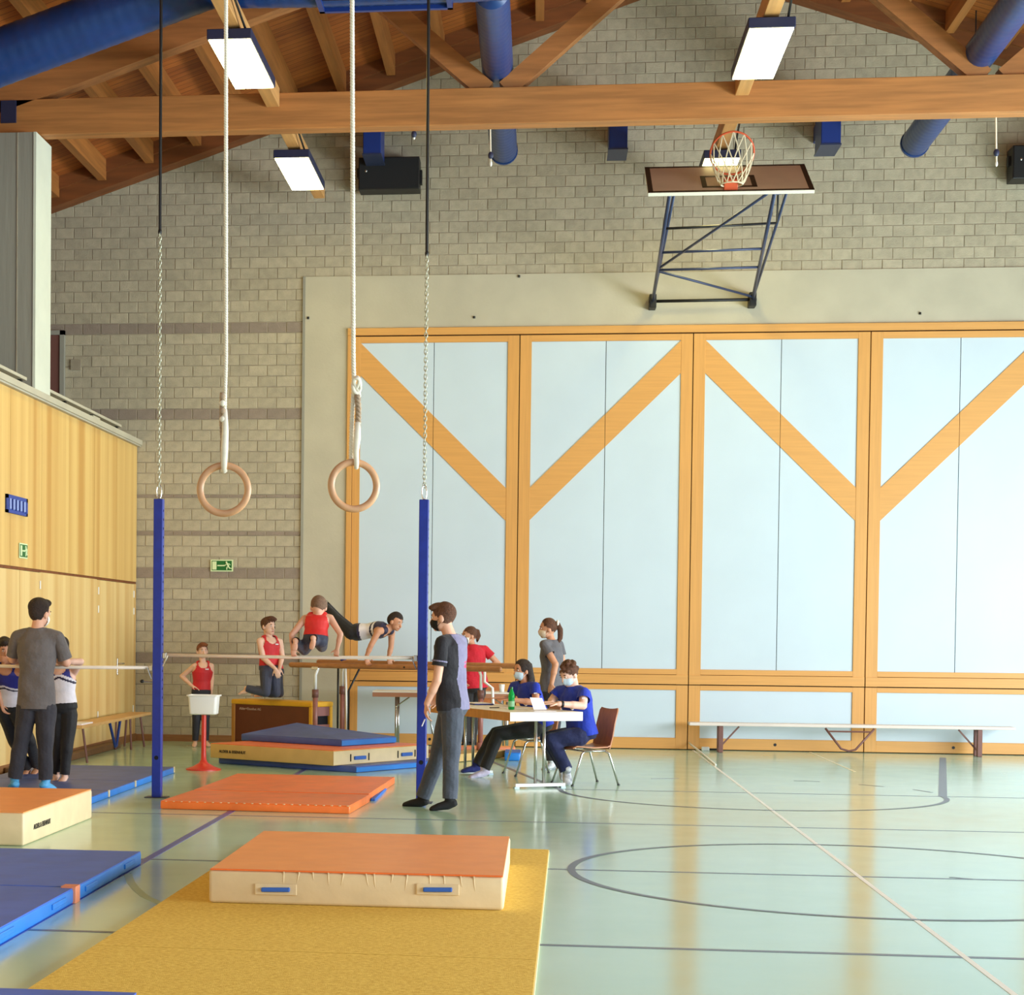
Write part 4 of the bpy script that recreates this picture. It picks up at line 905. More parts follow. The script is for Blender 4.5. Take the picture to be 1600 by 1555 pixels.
def flat(name, lab, cat, px, z, a, b, ha, hb, h, m, ex=None):
    c = FL(px[0], px[1], z); return tag(MB().obox((c[0], c[1], z+h/2), a, b, (0, 0, 1), ha, hb, h/2).build(name, m), lab, cat, ex)
nb = thing('notebook', 'white notebook with blue edge at the left end of the judging table', 'notebook', tuple(FL(747, 1100, 0.75)))
cn = FL(747, 1101, 0.75); MB().obox((cn[0], cn[1], 0.757), TA, TBv, (0, 0, 1), 0.16, 0.11, 0.006).build('cover', 'ink_blue', nb); MB().obox((cn[0], cn[1], 0.766), TA, TBv, (0, 0, 1), 0.155, 0.105, 0.004).build('pages', 'paper', nb)
flat('paper_sheet', 'white paper sheet under the green bottle', 'paper', (800, 1107), 0.75, TA, TBv, 0.15, 0.11, 0.003, 'paper', 'papers')
flat('paper_sheet', 'white paper sheet lying before the curly-haired judge', 'paper', (845, 1111), 0.75, TBv, TA, 0.12, 0.10, 0.003, 'paper', 'papers')
pn = FL(765, 1106, 0.755); tag(MB().tube([pn, pn+TBv*0.12+TA*0.03], 0.005, 6).build('pen', 'ink_black'), 'dark pen lying beside the white notebook', 'pen')
bo = FL(799, 1109, 0.75); gb = thing('bottle', 'green plastic bottle standing on the judging table', 'bottle', tuple(bo))
MB().lathe(bo, [(0.028, 0), (0.032, 0.01), (0.032, 0.09), (0.029, 0.10), (0.032, 0.115), (0.031, 0.15), (0.014, 0.195), (0.012, 0.205)], 18).build('bottle_body', 'bottle_green', gb, True)
MB().lathe(bo+V(0, 0, 0.203), [(0.014, 0), (0.014, 0.022)], 14).build('cap', 'sign_green', gb)
MB().lathe(bo, [(0.0328, 0.03), (0.0328, 0.085)], 18).build('bottle_label', 'bottle_label', gb)
# second table by the wall
xa = P(583, 1080, 24.0)[0]; xb = P(800, 1083, 24.0)[0]; zt_ = P(600, 1079.5, 24.0)[2]
t2 = thing('folding_table', 'brown-edged table standing against the wall behind the bars', 'table', ((xa+xb)/2, 24.2, 0), 'tables')
MB().box((xa, 23.9, zt_-0.02), (xb, 24.5, zt_), bev=0.003).build('table_top', 'table_top', t2); MB().box((xa, 23.905, zt_-0.075), (xb, 24.495, zt_-0.02), bev=0.003).build('apron', 'table_edge_brown', t2)
for xx in (xa+0.30, xb-0.06):
    for yy_ in (24.0, 24.4): MB().tube([(xx, yy_, 0), (xx, yy_, zt_-0.07)], 0.016, 8).build('leg', 'steel', t2, True)
    MB().tube([(xx, 24.0, zt_-0.2), (xx+(0.17 if xx < xb-0.2 else -0.17), 24.0, zt_-0.08)], 0.01, 6).build('brace', 'steel', t2)
cu_ = P(784, 1078, 24.1); tag(MB().lathe((cu_[0], 24.1, zt_), [(0.03, 0), (0.038, 0.1), (0.034, 0.1), (0.028, 0.01)], 14).build('cup', 'white_plastic', None, True), 'white cup on the far table', 'cup')

# ---- chairs
def chair(base, face, lab, sh=0.45):
    f = nrm(V(face[0], face[1], 0)); l = V(-f[1], f[0], 0); c = V(base[0], base[1], 0)
    t = thing('stacking_chair', lab, 'chair', tuple(c), 'wooden shell chairs')
    st = MB(); pr = [(0.23, sh-0.015, 0.20), (0.19, sh+0.005, 0.21), (0.0, sh-0.01, 0.21), (-0.15, sh-0.005, 0.205), (-0.19, sh+0.012, 0.2)]
    def sheet(prof, th=0.012):
        vs = []; fs = []; n = 7
        for k, (ff, zz_, w) in enumerate(prof):
            for j in range(n):
                q = -1+2*j/(n-1); vs.append(c+f*ff+l*w*q+V(0, 0, zz_+0.012*q*q))
        K = len(prof)
        for k in range(K-1):
            a_ = prof[k]; b_ = prof[k+1]; d = nrm(f*(b_[0]-a_[0])+V(0, 0, b_[1]-a_[1]))
        vs2 = []
        for k in range(K):
            a_ = prof[max(k-1, 0)]; b_ = prof[min(k+1, K-1)]; d = nrm(f*(b_[0]-a_[0])+V(0, 0, b_[1]-a_[1])); nn = np.cross(l, d)
            for j in range(n): vs2.append(vs[k*n+j]+nn*th)
        for k in range(K-1):
            for j in range(n-1):
                fs.append((k*n+j, k*n+j+1, (k+1)*n+j+1, (k+1)*n+j)); o = K*n; fs.append((o+k*n+j, o+(k+1)*n+j, o+(k+1)*n+j+1, o+k*n+j+1))
        o = K*n
        for k in range(K-1): fs += [(k*n, (k+1)*n, o+(k+1)*n, o+k*n), (k*n+n-1, o+k*n+n-1, o+(k+1)*n+n-1, (k+1)*n+n-1)]
        for j in range(n-1): fs += [(j, o+j, o+j+1, j+1), ((K-1)*n+j, (K-1)*n+j+1, o+(K-1)*n+j+1, o+(K-1)*n+j)]
        return vs+vs2, fs
    v_, f_ = sheet(pr); MB().add(v_, f_).build('seat', 'chair_wood', t, True, 40)
    v_, f_ = sheet([(-0.185, sh-0.02, 0.19), (-0.215, sh+0.10, 0.195), (-0.235, sh+0.22, 0.195), (-0.27, sh+0.36, 0.19), (-0.28, sh+0.385, 0.17)]); MB().add(v_, f_).build('backrest', 'chair_wood', t, True, 40)
    for s_ in (-1, 1):
        q = c+l*0.20*s_
        MB().tube([q+l*0.03*s_+f*0.25, q+l*0.01*s_+f*0.14+V(0, 0, sh-0.05), q+f*0.10+V(0, 0, sh-0.025)], 0.011, 8).build('leg', 'steel', t, True)
        MB().tube([q+l*0.03*s_-f*0.26, q+l*0.01*s_-f*0.16+V(0, 0, sh-0.05), q-f*0.12+V(0, 0, sh-0.025)], 0.011, 8).build('leg', 'steel', t, True)
        MB().tube([q+f*0.10+V(0, 0, sh-0.025), q-f*0.12+V(0, 0, sh-0.025)], 0.011, 8).build('side_rail', 'steel', t, True)
        for d in (0.25, -0.26): MB().tube([q+l*0.03*s_+f*d, q+l*0.03*s_+f*d+V(0, 0, 0.015)], 0.014, 8).build('foot_cap', 'black', t)
    for d in (0.08, -0.10): MB().tube([c-l*0.2+f*d+V(0, 0, sh-0.03), c+l*0.2+f*d+V(0, 0, sh-0.03)], 0.009, 6).build('cross_rail', 'steel', t, True)
    return t
ca, cb, cc_ = FL(910, 1228), FL(966, 1229), FL(925, 1222)
chair((ca+cb)/2+V(-0.15, 0.22, 0), (-0.9, -0.43), 'wooden shell chair under the curly-haired judge', 0.37)
chair(FL(822, 1213)+V(0.06, 0.2, 0), (-0.95, -0.3), 'wooden shell chair under the long-haired judge', 0.40)
chair(FL(650, 1163)+V(0.05, 0.0, 0), (-1, 0.1), 'wooden shell chair beside the far table, behind the right blue post')
chair(V(P(772, 1080, 24.6)[0]-0.08, 24.62, 0), (0.1, -1), 'wooden shell chair behind the far table')
# ================================================================== PEOPLE
def cloth(n, rgb, rough=0.85, bump=0.5, bscale=22, var=0.1): mat(n, rgb, rough, var=var, vscale=10, bump=bump, bscale=bscale, sheen=0.1)
mat('skin', (226, 172, 146), 0.55, var=0.06, vscale=14); mat('skin_pale', (236, 192, 172), 0.55, var=0.06, vscale=14); mat('skin_tan', (206, 148, 116), 0.55, var=0.06, vscale=14)
mat('hair_dark', (46, 30, 24), 0.6, var=0.35, vscale=60, bump=0.8, bscale=140); mat('hair_brown', (98, 58, 36), 0.6, var=0.35, vscale=60, bump=0.8, bscale=140)
mat('hair_ginger', (140, 78, 42), 0.6, var=0.3, vscale=60, bump=0.8, bscale=140); mat('hair_short', (128, 98, 78), 0.8, var=0.2, vscale=60, bump=0.5, bscale=160)
mat('eye_white', (236, 232, 226), 0.3); mat('eye_dark', (36, 24, 20), 0.3); mat('lips', (176, 96, 88), 0.5)
mat('mask_blue', (196, 222, 238), 0.7, bump=0.3, bscale=30); mat('mask_white', (240, 236, 228), 0.7); mat('mask_cream', (226, 208, 186), 0.7)
cloth('shirt_grey', (104, 98, 98)); cloth('trouser_charcoal', (52, 50, 58)); cloth('jeans', (72, 78, 92)); cloth('shirt_black', (30, 28, 36)); cloth('shirt_lilac', (132, 128, 160)); cloth('shirt_pink', (226, 60, 110))
cloth('leotard_red', (206, 28, 40), 0.6, 0.2); cloth('leotard_bright', (226, 40, 36), 0.6, 0.2); cloth('gym_navy', (40, 40, 54), 0.7, 0.3); cloth('gym_black', (22, 20, 24), 0.7, 0.3); cloth('leotard_white', (234, 230, 240), 0.6, 0.2); cloth('leotard_blue', (36, 40, 134), 0.6, 0.2); cloth('leotard_dark', (34, 26, 60), 0.6, 0.2)
cloth('polo_blue', (24, 54, 178), 0.8, 0.4); cloth('polo_navy', (34, 46, 110), 0.8, 0.4); cloth('trouser_navy', (26, 34, 78)); cloth('shirt_red', (196, 22, 44)); cloth('shirt_slate', (98, 96, 102)); cloth('gym_slate', (62, 66, 88), 0.7, 0.3)
cloth('sock_dots', (44, 54, 130)); cloth('sock_lilac', (206, 196, 222)); cloth('sock_red', (200, 50, 60)); mat('shoe_blue', (86, 170, 222), 0.5); mat('shoe_white', (228, 230, 234), 0.5, rgb2=(130, 134, 144), vscale=14)

def remesh(mb, vox, smooth=3, disp=0.0):
    me = bpy.data.meshes.new('tmp'); me.from_pydata(mb.v, [], mb.f); me.update()
    bm = bmesh.new(); bm.from_mesh(me); bmesh.ops.recalc_face_normals(bm, faces=bm.faces[:]); bm.to_mesh(me); bm.free()
    o = bpy.data.objects.new('tmp', me); C.objects.link(o)
    m = o.modifiers.new('r', 'REMESH'); m.mode = 'VOXEL'; m.voxel_size = vox; m.adaptivity = 0
    if smooth:
        s_ = o.modifiers.new('s', 'SMOOTH'); s_.factor = 0.5; s_.iterations = smooth
    dg = bpy.context.evaluated_depsgraph_get(); em = bpy.data.meshes.new_from_object(o.evaluated_get(dg))
    n = len(em.vertices); co = np.empty(n*3); em.vertices.foreach_get('co', co); co = co.reshape(-1, 3)
    k = len(em.polygons); lo = np.empty(len(em.loops), int); em.loops.foreach_get('vertex_index', lo)
    fs = lo.reshape(k, -1) if k and len(em.loops) == 4*k else None
    bpy.data.objects.remove(o); bpy.data.meshes.remove(me); bpy.data.meshes.remove(em)
    return co, fs
def skinned(name, mb, vox, mats, parent, cuts=(), paint=None, smooth=3, wrinkle=0.0):
    co, fs = remesh(mb, vox, smooth)
    if wrinkle:
        k = co*V(26, 26, 14)
        dsp = np.sin(k[:, 0]*1.1+1.7*np.sin(k[:, 2]))+np.sin(k[:, 1]*1.3+k[:, 2]*0.7)+np.sin(k[:, 2]*1.9+k[:, 0])
        ctr = co.mean(0); out = co-ctr; out[:, 2] *= 0.2; out /= (np.linalg.norm(out, axis=1, keepdims=True)+1e-9); co = co+out*(dsp*wrinkle/3)[:, None]
    for c in cuts:
        if isinstance(c, tuple):      # planar hem: pull the rim onto the plane so that it ends cleanly
            p_, n_, r_ = c; d_ = (co-p_)@n_; near = (d_ > 0) & (d_ < vox*1.6) & (np.linalg.norm(co-p_, axis=1) < r_); co[near] -= d_[near][:, None]*n_
    fc = co[fs].mean(1); keep = np.ones(len(fs), bool)
    for c in cuts: keep &= ~((((fc-c[0])@c[1] > 1e-4) & (np.linalg.norm(fc-c[0], axis=1) < c[2])) if isinstance(c, tuple) else c(fc))
    fs = fs[keep]; fc = fc[keep]
    used = np.unique(fs); mp = -np.ones(len(co), int); mp[used] = np.arange(len(used)); co = co[used]; fs = mp[fs]
    off = V(*parent.location)
    me = bpy.data.meshes.new(name); me.from_pydata((co-off).tolist(), [], fs.tolist())
    for m in mats: me.materials.append(MATS[m])
    if paint is not None: me.polygons.foreach_set('material_index', paint(fc).astype(int).tolist())
    me.polygons.foreach_set('use_smooth', [True]*len(me.polygons)); me.update()
    o = bpy.data.objects.new(name, me); C.objects.link(o); o.parent = parent
    return o
def beyond(p, n, r): 
    return (np.asarray(p, float), nrm(n), r)
def within(p, r): 
    p = np.asarray(p); return lambda q: np.linalg.norm(q-p, axis=1) < r

def hand_prims(mb, w, tip, nrml, s, curl=0.5, side=1):
    """w wrist, tip = direction the hand points, nrml = palm normal"""
    d = nrm(tip); nn = nrm(np.asarray(nrml)-d*np.dot(nrml, d)); x = np.cross(d, nn)*side
    pc = w+d*0.045*s
    mb.loft([w-d*0.005, w+d*0.03*s, w+d*0.075*s, w+d*0.088*s], [(0.024*s, 0.017*s), (0.036*s, 0.016*s), (0.040*s, 0.014*s), (0.036*s, 0.010*s)], x, 12)
    for i, ln in enumerate((0.92, 1.0, 0.95, 0.76)):
        p = w+d*0.082*s+x*(0.030-0.020*i)*s; dd = nrm(d+x*(0.13-0.085*i)); r = 0.0088*s
        for sg in (0.040, 0.027, 0.022):
            a = curl; dd = nrm(dd*math.cos(a)+nn*math.sin(a)); q = p+dd*sg*ln*s; mb.cone(p, q, r, r*0.92, 8); p = q; r *= 0.92
    p = w+d*0.025*s+x*0.030*s; dd = nrm(x*0.75+d*0.7+nn*0.25)
    for sg, r in ((0.042, 0.011), (0.032, 0.0095)):
        q = p+dd*sg*s; mb.cone(p, q, r*s, r*0.9*s, 8); p = q; dd = nrm(dd+d*0.5+nn*curl*0.5)

def person(name, lab, Y, J, s, face, top, legs, hair, look=None, mask=None, skin='skin', shoes=None, sleeve=0.55, sex=0, extras=None, build=1.0, hands=None, z_floor=None, leg_end=0.97, kind='tee', hairfn=None, hem=None, tank_paint=None, tank_mats=None, head_s=None, tuck=False, curl=(0.45, 0.45)):
    g = {k: P(v[0], v[1], Y+(v[2] if len(v) > 2 else 0)) for k, v in J.items()}
    f = nrm(V(*face)); up = V(0, 0, 1); l = nrm(np.cross(up, f))
    sh = g['shL']-g['shR']; lat = nrm(sh); tor = nrm(g['neck']-g['pelvis']); tf = nrm(np.cross(lat, tor))       # torso front
    if np.dot(tf, np.append(f[:2], 0)) < 0 and look is None: tf = tf
    root = g['pelvis'].copy(); low = min(g['anL'][2], g['anR'][2]); root[2] = max(0, low-0.08) if z_floor is None else z_floor
    t = thing('person', lab, 'person', tuple(root))
    H = head_s or s; hf = nrm(V(*look)) if look is not None else f
    hl = nrm(np.cross(up, hf)) if abs(hf[2]) < 0.95 else l; hu = np.cross(hf, hl)
    Cn = g['head']
    body = MB()
    # head
    A = (hl, hf, hu); h_ = lambda a, b, c: Cn+(hl*a+hf*b+hu*c)*H
    body.ell(Cn, (0.076*H, 0.094*H, 0.098*H), A, 16, 12); body.ell(h_(0, 0.022, -0.058), (0.060*H, 0.068*H, 0.064*H), A, 14, 10)
    body.ell(h_(0, 0.062, -0.100), (0.030*H, 0.026*H, 0.022*H), A); body.cone(h_(0, 0.090, -0.008), h_(0, 0.104, -0.046), 0.010*H, 0.015*H, 8)
    body.ell(h_(0, 0.074, 0.012), (0.052*H, 0.020*H, 0.014*H), A); body.ell(h_(0, 0.082, -0.075), (0.026*H, 0.014*H, 0.016*H), A)
    for k in (-1, 1): body.ell(h_(0.078*k, -0.005, -0.025), (0.012*H, 0.022*H, 0.032*H), A, 10, 8)
    nr = (0.050 if not sex else 0.042)*s
    body.cone(h_(0, -0.018, -0.07), g['neck']-tor*0.01, nr, nr*1.12, 14)
    # torso
    pel, nk = g['pelvis'], g['neck']; L = np.linalg.norm(nk-pel); B = build*s
    wst = (0.135 if sex else 0.138); hip = (0.168 if sex else 0.155); chs = (0.150 if sex else 0.165)
    stn = [(-0.10, 0.10, 0.075), (-0.02, hip, 0.105), (0.12, hip*0.98, 0.108), (0.38, wst, 0.092), (0.68, chs, 0.112), (0.86, chs*0.98, 0.098), (0.97, 0.085, 0.062), (1.02, 0.055, 0.05)]
    bow = g.get('waist'); 
    def tp(q): 
        p = pel+(nk-pel)*q
        if bow is not None: p = p+(bow-(pel+(nk-pel)*0.4))*max(0, 1-((q-0.4)/0.5)**2)
        return p
    def torso(mb, inf, q0=-0.2, q1=2, shw=1.0, wid=1.0):
        st = [x for x in stn if q0 <= x[0] <= q1]
        mb.loft([tp(a) for a, b, c in st], [((b*B*(shw if a > 0.8 else wid))+inf, c*B+inf) for a, b, c in st], lat, 22)
    torso(body, 0)
    for k in ('L', 'R'):
        S, E, Wr = g['sh'+k], g['el'+k], g['wr'+k]
        body.cone(tp(0.93)+(S-tp(0.93))*0.35, S, 0.052*B, 0.050*B); body.cone(tp(0.78)+(S-tp(0.9))*0.5, S, 0.07*B, 0.046*B); body.cone(S, E, 0.048*B, 0.037*B); body.cone(E, Wr, 0.039*B, 0.026*B)
        body.cone(E+(Wr-E)*0.05, E+(Wr-E)*0.45, 0.036*B, 0.038*B)
        hd = (hands or {}).get(k); dirn = nrm(hd[0]) if hd else nrm(Wr-E); pn = hd[1] if hd else -lat*(1 if k == 'L' else -1)
        hand_prims(body, Wr, dirn, np.asarray(pn, float), s*0.95, (curl[0] if k == 'L' else curl[1]) if not hd or len(hd) < 3 else hd[2], 1 if k == 'L' else -1)
        Hp, K, A_ = g['hip'+k], g['kn'+k], g['an'+k]; T = g['toe'+k]
        body.cone(Hp, K, 0.082*B, 0.053*B); body.cone(K, A_, 0.052*B, 0.036*B); body.cone(K+(A_-K)*0.15, K+(A_-K)*0.45, 0.050*B, 0.052*B)
        dT = nrm(T-A_); fo = T-A_
        upf = nrm(np.cross(np.cross(dT, V(0, 0, 1)) if abs(dT[2]) < 0.9 else V(1, 0, 0), dT))
        heel = A_-upf*0.035*s-dT*0.030*s
        side = np.cross(dT, upf)
        body.loft([heel-dT*0.015*s, heel, A_+dT*0.03*s-upf*0.035*s, A_+fo*0.6-upf*0.030*s, A_+fo*0.9-upf*0.035*s, A_+fo-upf*0.036*s], [(0.018*s, 0.018*s), (0.030*s, 0.030*s), (0.034*s, 0.036*s), (0.042*s, 0.022*s), (0.036*s, 0.014*s), (0.015*s, 0.007*s)], side, 12)
    bo_ = skinned('body', body, 0.0068, [skin], t, smooth=2)
    # face details
    def part(n, m, fn): mb = MB(); fn(mb); return mb.build(n, m, bo_, True)
    bo_.parent = t
    for k in (-1, 1):
        e = MB().ell(h_(0.031*k, 0.083, -0.006), (0.0135*H, 0.008*H, 0.0075*H), A, 10, 8).build('eye', 'eye_white', t, True)
        MB().ell(h_(0.031*k, 0.0875, -0.006), (0.0065*H, 0.005*H, 0.0070*H), A, 10, 8).build('iris', 'eye_dark', e, True)
        MB().ell(h_(0.031*k, 0.087, 0.016), (0.020*H, 0.007*H, 0.0045*H), A, 10, 6).build('eyebrow', hair, t, True)
    if not mask: MB().ell(h_(0, 0.0925, -0.076), (0.022*H, 0.007*H, 0.006*H), A, 10, 6).build('mouth', 'lips', t, True)
    else:
        mk = MB().ell(h_(0, 0.026, -0.060), (0.068*H, 0.078*H, 0.066*H), A, 18, 12).ell(h_(0, 0.075, -0.055), (0.034*H, 0.040*H, 0.046*H), A, 14, 10)
        def mcut(q):
            r = (q-Cn)/H; a, b, c = r@hl, r@hf, r@hu
            return (b < 0.035) | (c > -0.022+0.0*b) | (c < -0.122)
        mo = skinned('face_mask', mk, 0.0075, [mask], t, cuts=[mcut], smooth=2)
        for k in (-1, 1): MB().tube([h_(0.062*k, 0.045, -0.040), h_(0.078*k, 0.0, -0.012), h_(0.079*k, -0.02, -0.03), h_(0.066*k, 0.04, -0.085)], 0.0022*H, 5).build('ear_loop', mask, t)
    # hair
    hb_ = MB(); hb_.ell(h_(0, -0.010, 0.014), (0.086*H, 0.102*H, 0.102*H), A, 18, 12)
    hp = {'low': 0.0, 'front': 0.05, 'back': -0.088}
    if hairfn: hairfn(hb_, h_, H, A, hp)
    def hcut(q):
        r = (q-Cn)/H; a, b, c = r@hl, r@hf, r@hu
        line = hp['back']+(hp['front']-hp['back'])*np.clip((b+0.09)/0.17, 0, 1)**1.5+0.007*np.sin(a*170)+0.005*np.sin(b*210+1)
        cut = (c < line) & (c > -0.135) & (np.abs(a) < 0.12) & (b > -0.115)
        if hp.get('keepback'): cut &= (b > hp['keepback'])
        return cut
    skinned('hair', hb_, 0.0075, [hair], t, cuts=[hcut], smooth=1, wrinkle=0.013*H)
    # clothes: top
    tw = MB(); cuts = []
    if kind == 'tee':
        inf = 0.017*s
        hq = hem if hem is not None else -0.06
        st = [(hq-0.16, hip*1.02, 0.110)]+[x for x in stn if x[0] > hq+0.02]
        tw.loft([tp(a) for a, b, c in st], [((b*B)+inf, c*B+inf) for a, b, c in st], lat, 22)
        cuts.append(beyond(tp(hq), -tor, 0.5*s))
        for k in ('L', 'R'):
            S, E = g['sh'+k], g['el'+k]; e_ = S+(E-S)*(sleeve+0.15); h1 = S+(E-S)*sleeve
            tw.cone(tp(0.93)+(S-tp(0.93))*0.35, S, 0.054*B+inf*0.5, 0.051*B+inf*0.45); tw.cone(tp(0.78)+(S-tp(0.9))*0.5, S, 0.07*B+inf*0.6, 0.047*B+inf*0.4)
            sl = MB(); sl.cone(S, e_, 0.051*B+inf*0.5, 0.054*B+inf*0.7)
            skinned('sleeve', sl, 0.0085, [(tank_mats or [top])[0]], t, cuts=[beyond(h1, E-S, 0.2*s)], smooth=2, wrinkle=0.006*s)
        cuts.append(within(nk+tor*0.05*s, 0.062*s))
    else:     # sleeveless leotard
        inf = 0.010*s; hq = -0.02
        st = [x for x in stn if x[0] > -0.15 and x[0] < 1.0]
        tw.loft([tp(a) for a, b, c in st], [((b*B)+inf, c*B+inf) for a, b, c in st], lat, 22)
        for k in ('L', 'R'):
            S = g['sh'+k]; tw.cone(tp(0.86)+(S-tp(0.9))*0.25, tp(0.95)+(S-tp(0.9))*0.45, 0.055*B+inf, 0.055*B+inf); cuts.append(within(S+lat*(0.02 if k == 'L' else -0.02)*s-tor*0.01, 0.088*s))
        cuts.append(within(nk+tf*0.09*s-tor*0.01*s, 0.088*s)); cuts.append(within(nk+tor*0.03*s, 0.066*s))
    if kind != 'tee': cuts.append(beyond(tp(0.11), -tor, 0.5*s))
    skinned('shirt' if kind == 'tee' else 'leotard', tw, 0.0085, tank_mats or [top], t, cuts=cuts, paint=(lambda q: tank_paint(q, dict(g=g, tp=tp, tf=tf, lat=lat, tor=tor, s=s, hl=hl))) if tank_paint else None, smooth=2, wrinkle=0.010*s if kind == 'tee' else 0.0)
    # trousers
    pw = MB(); inf = (0.014 if kind == 'tee' else 0.012)*s; cuts = []
    st = [(-0.12, 0.11, 0.085)]+[x for x in stn if -0.05 < x[0] < (0.2 if kind == 'tee' else 0.16)]
    pw.loft([tp(a) for a, b, c in st], [((b*B)+inf, c*B+inf) for a, b, c in st], lat, 20)
    for k in ('L', 'R'):
        Hp, K, A_ = g['hip'+k], g['kn'+k], g['an'+k]; e_ = K+(A_-K)*leg_end
        pw.cone(Hp, K, 0.086*B+inf, 0.058*B+inf); pw.cone(K, K+(A_-K)*(leg_end+0.06), 0.058*B+inf, (0.044 if kind == 'tee' else 0.038)*B+inf*1.3)
        cuts.append(beyond(e_, A_-K, 0.12*s))
    skinned('trousers', pw, 0.0085, [legs], t, cuts=cuts, smooth=2, wrinkle=0.009*s if kind == 'tee' else 0.004)
    # shoes
    if shoes:
        for k, m in zip(('L', 'R'), shoes if isinstance(shoes, tuple) else (shoes, shoes)):
            A_, T = g['an'+k], g['toe'+k]; dT = nrm(T-A_); fo = T-A_; upf = nrm(np.cross(np.cross(dT, V(0, 0, 1)), dT)); side = np.cross(dT, upf); i_ = 0.007*s
            heel = A_-upf*0.035*s-dT*0.030*s; sb = MB()
            sb.loft([heel-dT*0.022*s, heel, A_+dT*0.03*s-upf*0.035*s, A_+fo*0.6-upf*0.030*s, A_+fo*0.92-upf*0.034*s, A_+fo*1.03-upf*0.036*s], [(0.022*s, 0.022*s), (0.034*s+i_, 0.032*s), (0.036*s+i_, 0.038*s+i_*0.5), (0.042*s+i_, 0.024*s+i_), (0.038*s+i_, 0.016*s+i_), (0.018*s, 0.010*s)], side, 14)
            sb.cone(A_-upf*0.02*s, A_+upf*0.035*s, 0.040*s, 0.042*s)
            skinned('shoe' if 'shoe' in m else 'sock', sb, 0.0075, [m], t, smooth=2)
    if extras: extras(t, g, h_, H, A, dict(tp=tp, tf=tf, lat=lat, tor=tor, s=s))
    return t, g

def hair_tuft(mb, h_, H, A, hp):
    mb.ell(h_(0, 0.04, 0.085), (0.060*H, 0.06*H, 0.035*H), A); mb.ell(h_(0.02, 0.07, 0.078), (0.05*H, 0.035*H, 0.026*H), A)
def hair_full(mb, h_, H, A, hp):
    mb.ell(h_(0, -0.02, 0.05), (0.092*H, 0.10*H, 0.085*H), A, 16, 10); mb.ell(h_(0, 0.045, 0.085), (0.07*H, 0.06*H, 0.04*H), A)
def hair_cropped(mb, h_, H, A, hp): pass
def ponytail(drop, back, sc=None):
    def fn(mb, h_, H, A, hp):
        pts = [h_(0, -0.095, 0.055), h_(0, -0.125, 0.045), h_(0, -0.135-back*0.5, -0.02), h_(0, -0.12-back, -drop*0.6), h_(0, -0.09-back, -drop)]
        mb.loft(pts, [(0.02*H, 0.02*H), (0.026*H, 0.028*H), (0.034*H, 0.034*H), (0.03*H, 0.028*H), (0.008*H, 0.008*H)], A[0], 10)
        hp['front'] = 0.06; hp['back'] = -0.06
    return fn
def hair_long(mb, h_, H, A, hp):
    for k in (-1, 1):
        mb.loft([h_(0.055*k, -0.02, 0.06), h_(0.080*k, -0.045, 0.0), h_(0.085*k, -0.055, -0.09), h_(0.09*k, -0.03, -0.19), h_(0.08*k, 0.02*(k < 0), -0.28)], [(0.03*H, 0.045*H), (0.018*H, 0.040*H), (0.024*H, 0.038*H), (0.026*H, 0.036*H), (0.012*H, 0.016*H)], A[0], 10)
    mb.loft([h_(0, -0.06, 0.05), h_(0, -0.085, -0.04), h_(0, -0.10, -0.14), h_(0, -0.09, -0.26)], [(0.07*H, 0.05*H), (0.085*H, 0.035*H), (0.09*H, 0.035*H), (0.06*H, 0.02*H)], A[0], 14)
    hp['front'] = 0.062; hp['back'] = -0.30; hp['keepback'] = -0.022
def hair_curly(mb, h_, H, A, hp):
    rnd = random.Random(3)
    for i in range(46):
        a = rnd.uniform(0, 2*math.pi); e = rnd.uniform(-0.1, 1.5)
        p = (0.085*math.cos(a)*math.cos(e*0.9), -0.012+0.098*math.sin(a)*math.cos(e*0.9), 0.02+0.095*math.sin(e))
        mb.ell(h_(*p), (0.024*H, 0.024*H, 0.022*H), A, 8, 6)
    hp['front'] = 0.048; hp['back'] = -0.085

# ---- standing man in front of the right post
def man_paint(q, c):
    r = q-c['tp'](0.5); x = r@c['lat']; y = r@c['tf']
    back = (y < -0.02) & (x < 0.10)
    u = (q-c['tp'](0))@c['tor']
    out = np.zeros(len(q)); bk = (y < -0.03) & (x < 0.07); out[bk] = 1; out[(y < 0.0) & (x < -0.10) & (u < 0.30)] = 2; out[bk & (x < -0.01) & (x > -0.09) & (((u > 0.335) & (u < 0.365)) | ((u > 0.38) & (u < 0.39)))] = 2
    return out
def man_ex(t, g, h_, H, A, c):
    S, E = g['shL'], g['elL']; p = S+(E-S)*0.50
    d_ = nrm(E-S); MB().tube([p-d_*0.006, p+d_*0.006], 0.0685, 20).build('sleeve_stripe', 'shirt_lilac', t)
person('person', 'man in black T-shirt with grey and pink back, grey jeans and black mask', 15.9,
       dict(head=(692, 963), neck=(703, 993), shL=(691, 1004, -0.15), shR=(721, 1003, 0.16), elL=(683, 1063, -0.17), elR=(704, 1062, 0.36), wrL=(667, 1100, -0.14), wrR=(688, 1084, 0.42),
            pelvis=(707, 1106), hipL=(707, 1118, -0.08), hipR=(702, 1117, 0.08), knL=(705, 1187, -0.10), knR=(684, 1184, 0.14), anL=(703, 1250, -0.12), anR=(660, 1247, 0.20), toeL=(670, 1259, -0.13), toeR=(629, 1252, 0.26)),
       1.02, (-0.86, 0.5, 0), 'shirt_black', 'jeans', 'hair_brown', look=(-0.97, 0.2, -0.08), mask='black_matte', skin='skin', shoes='black_matte', sleeve=0.62, hairfn=hair_tuft, tank_mats=['shirt_black', 'shirt_lilac', 'shirt_pink'], tank_paint=man_paint, extras=man_ex, hem=-0.03,
       hands={'L': (V(-0.12, 0, -1), V(1, 0.3, 0), 0.5)})
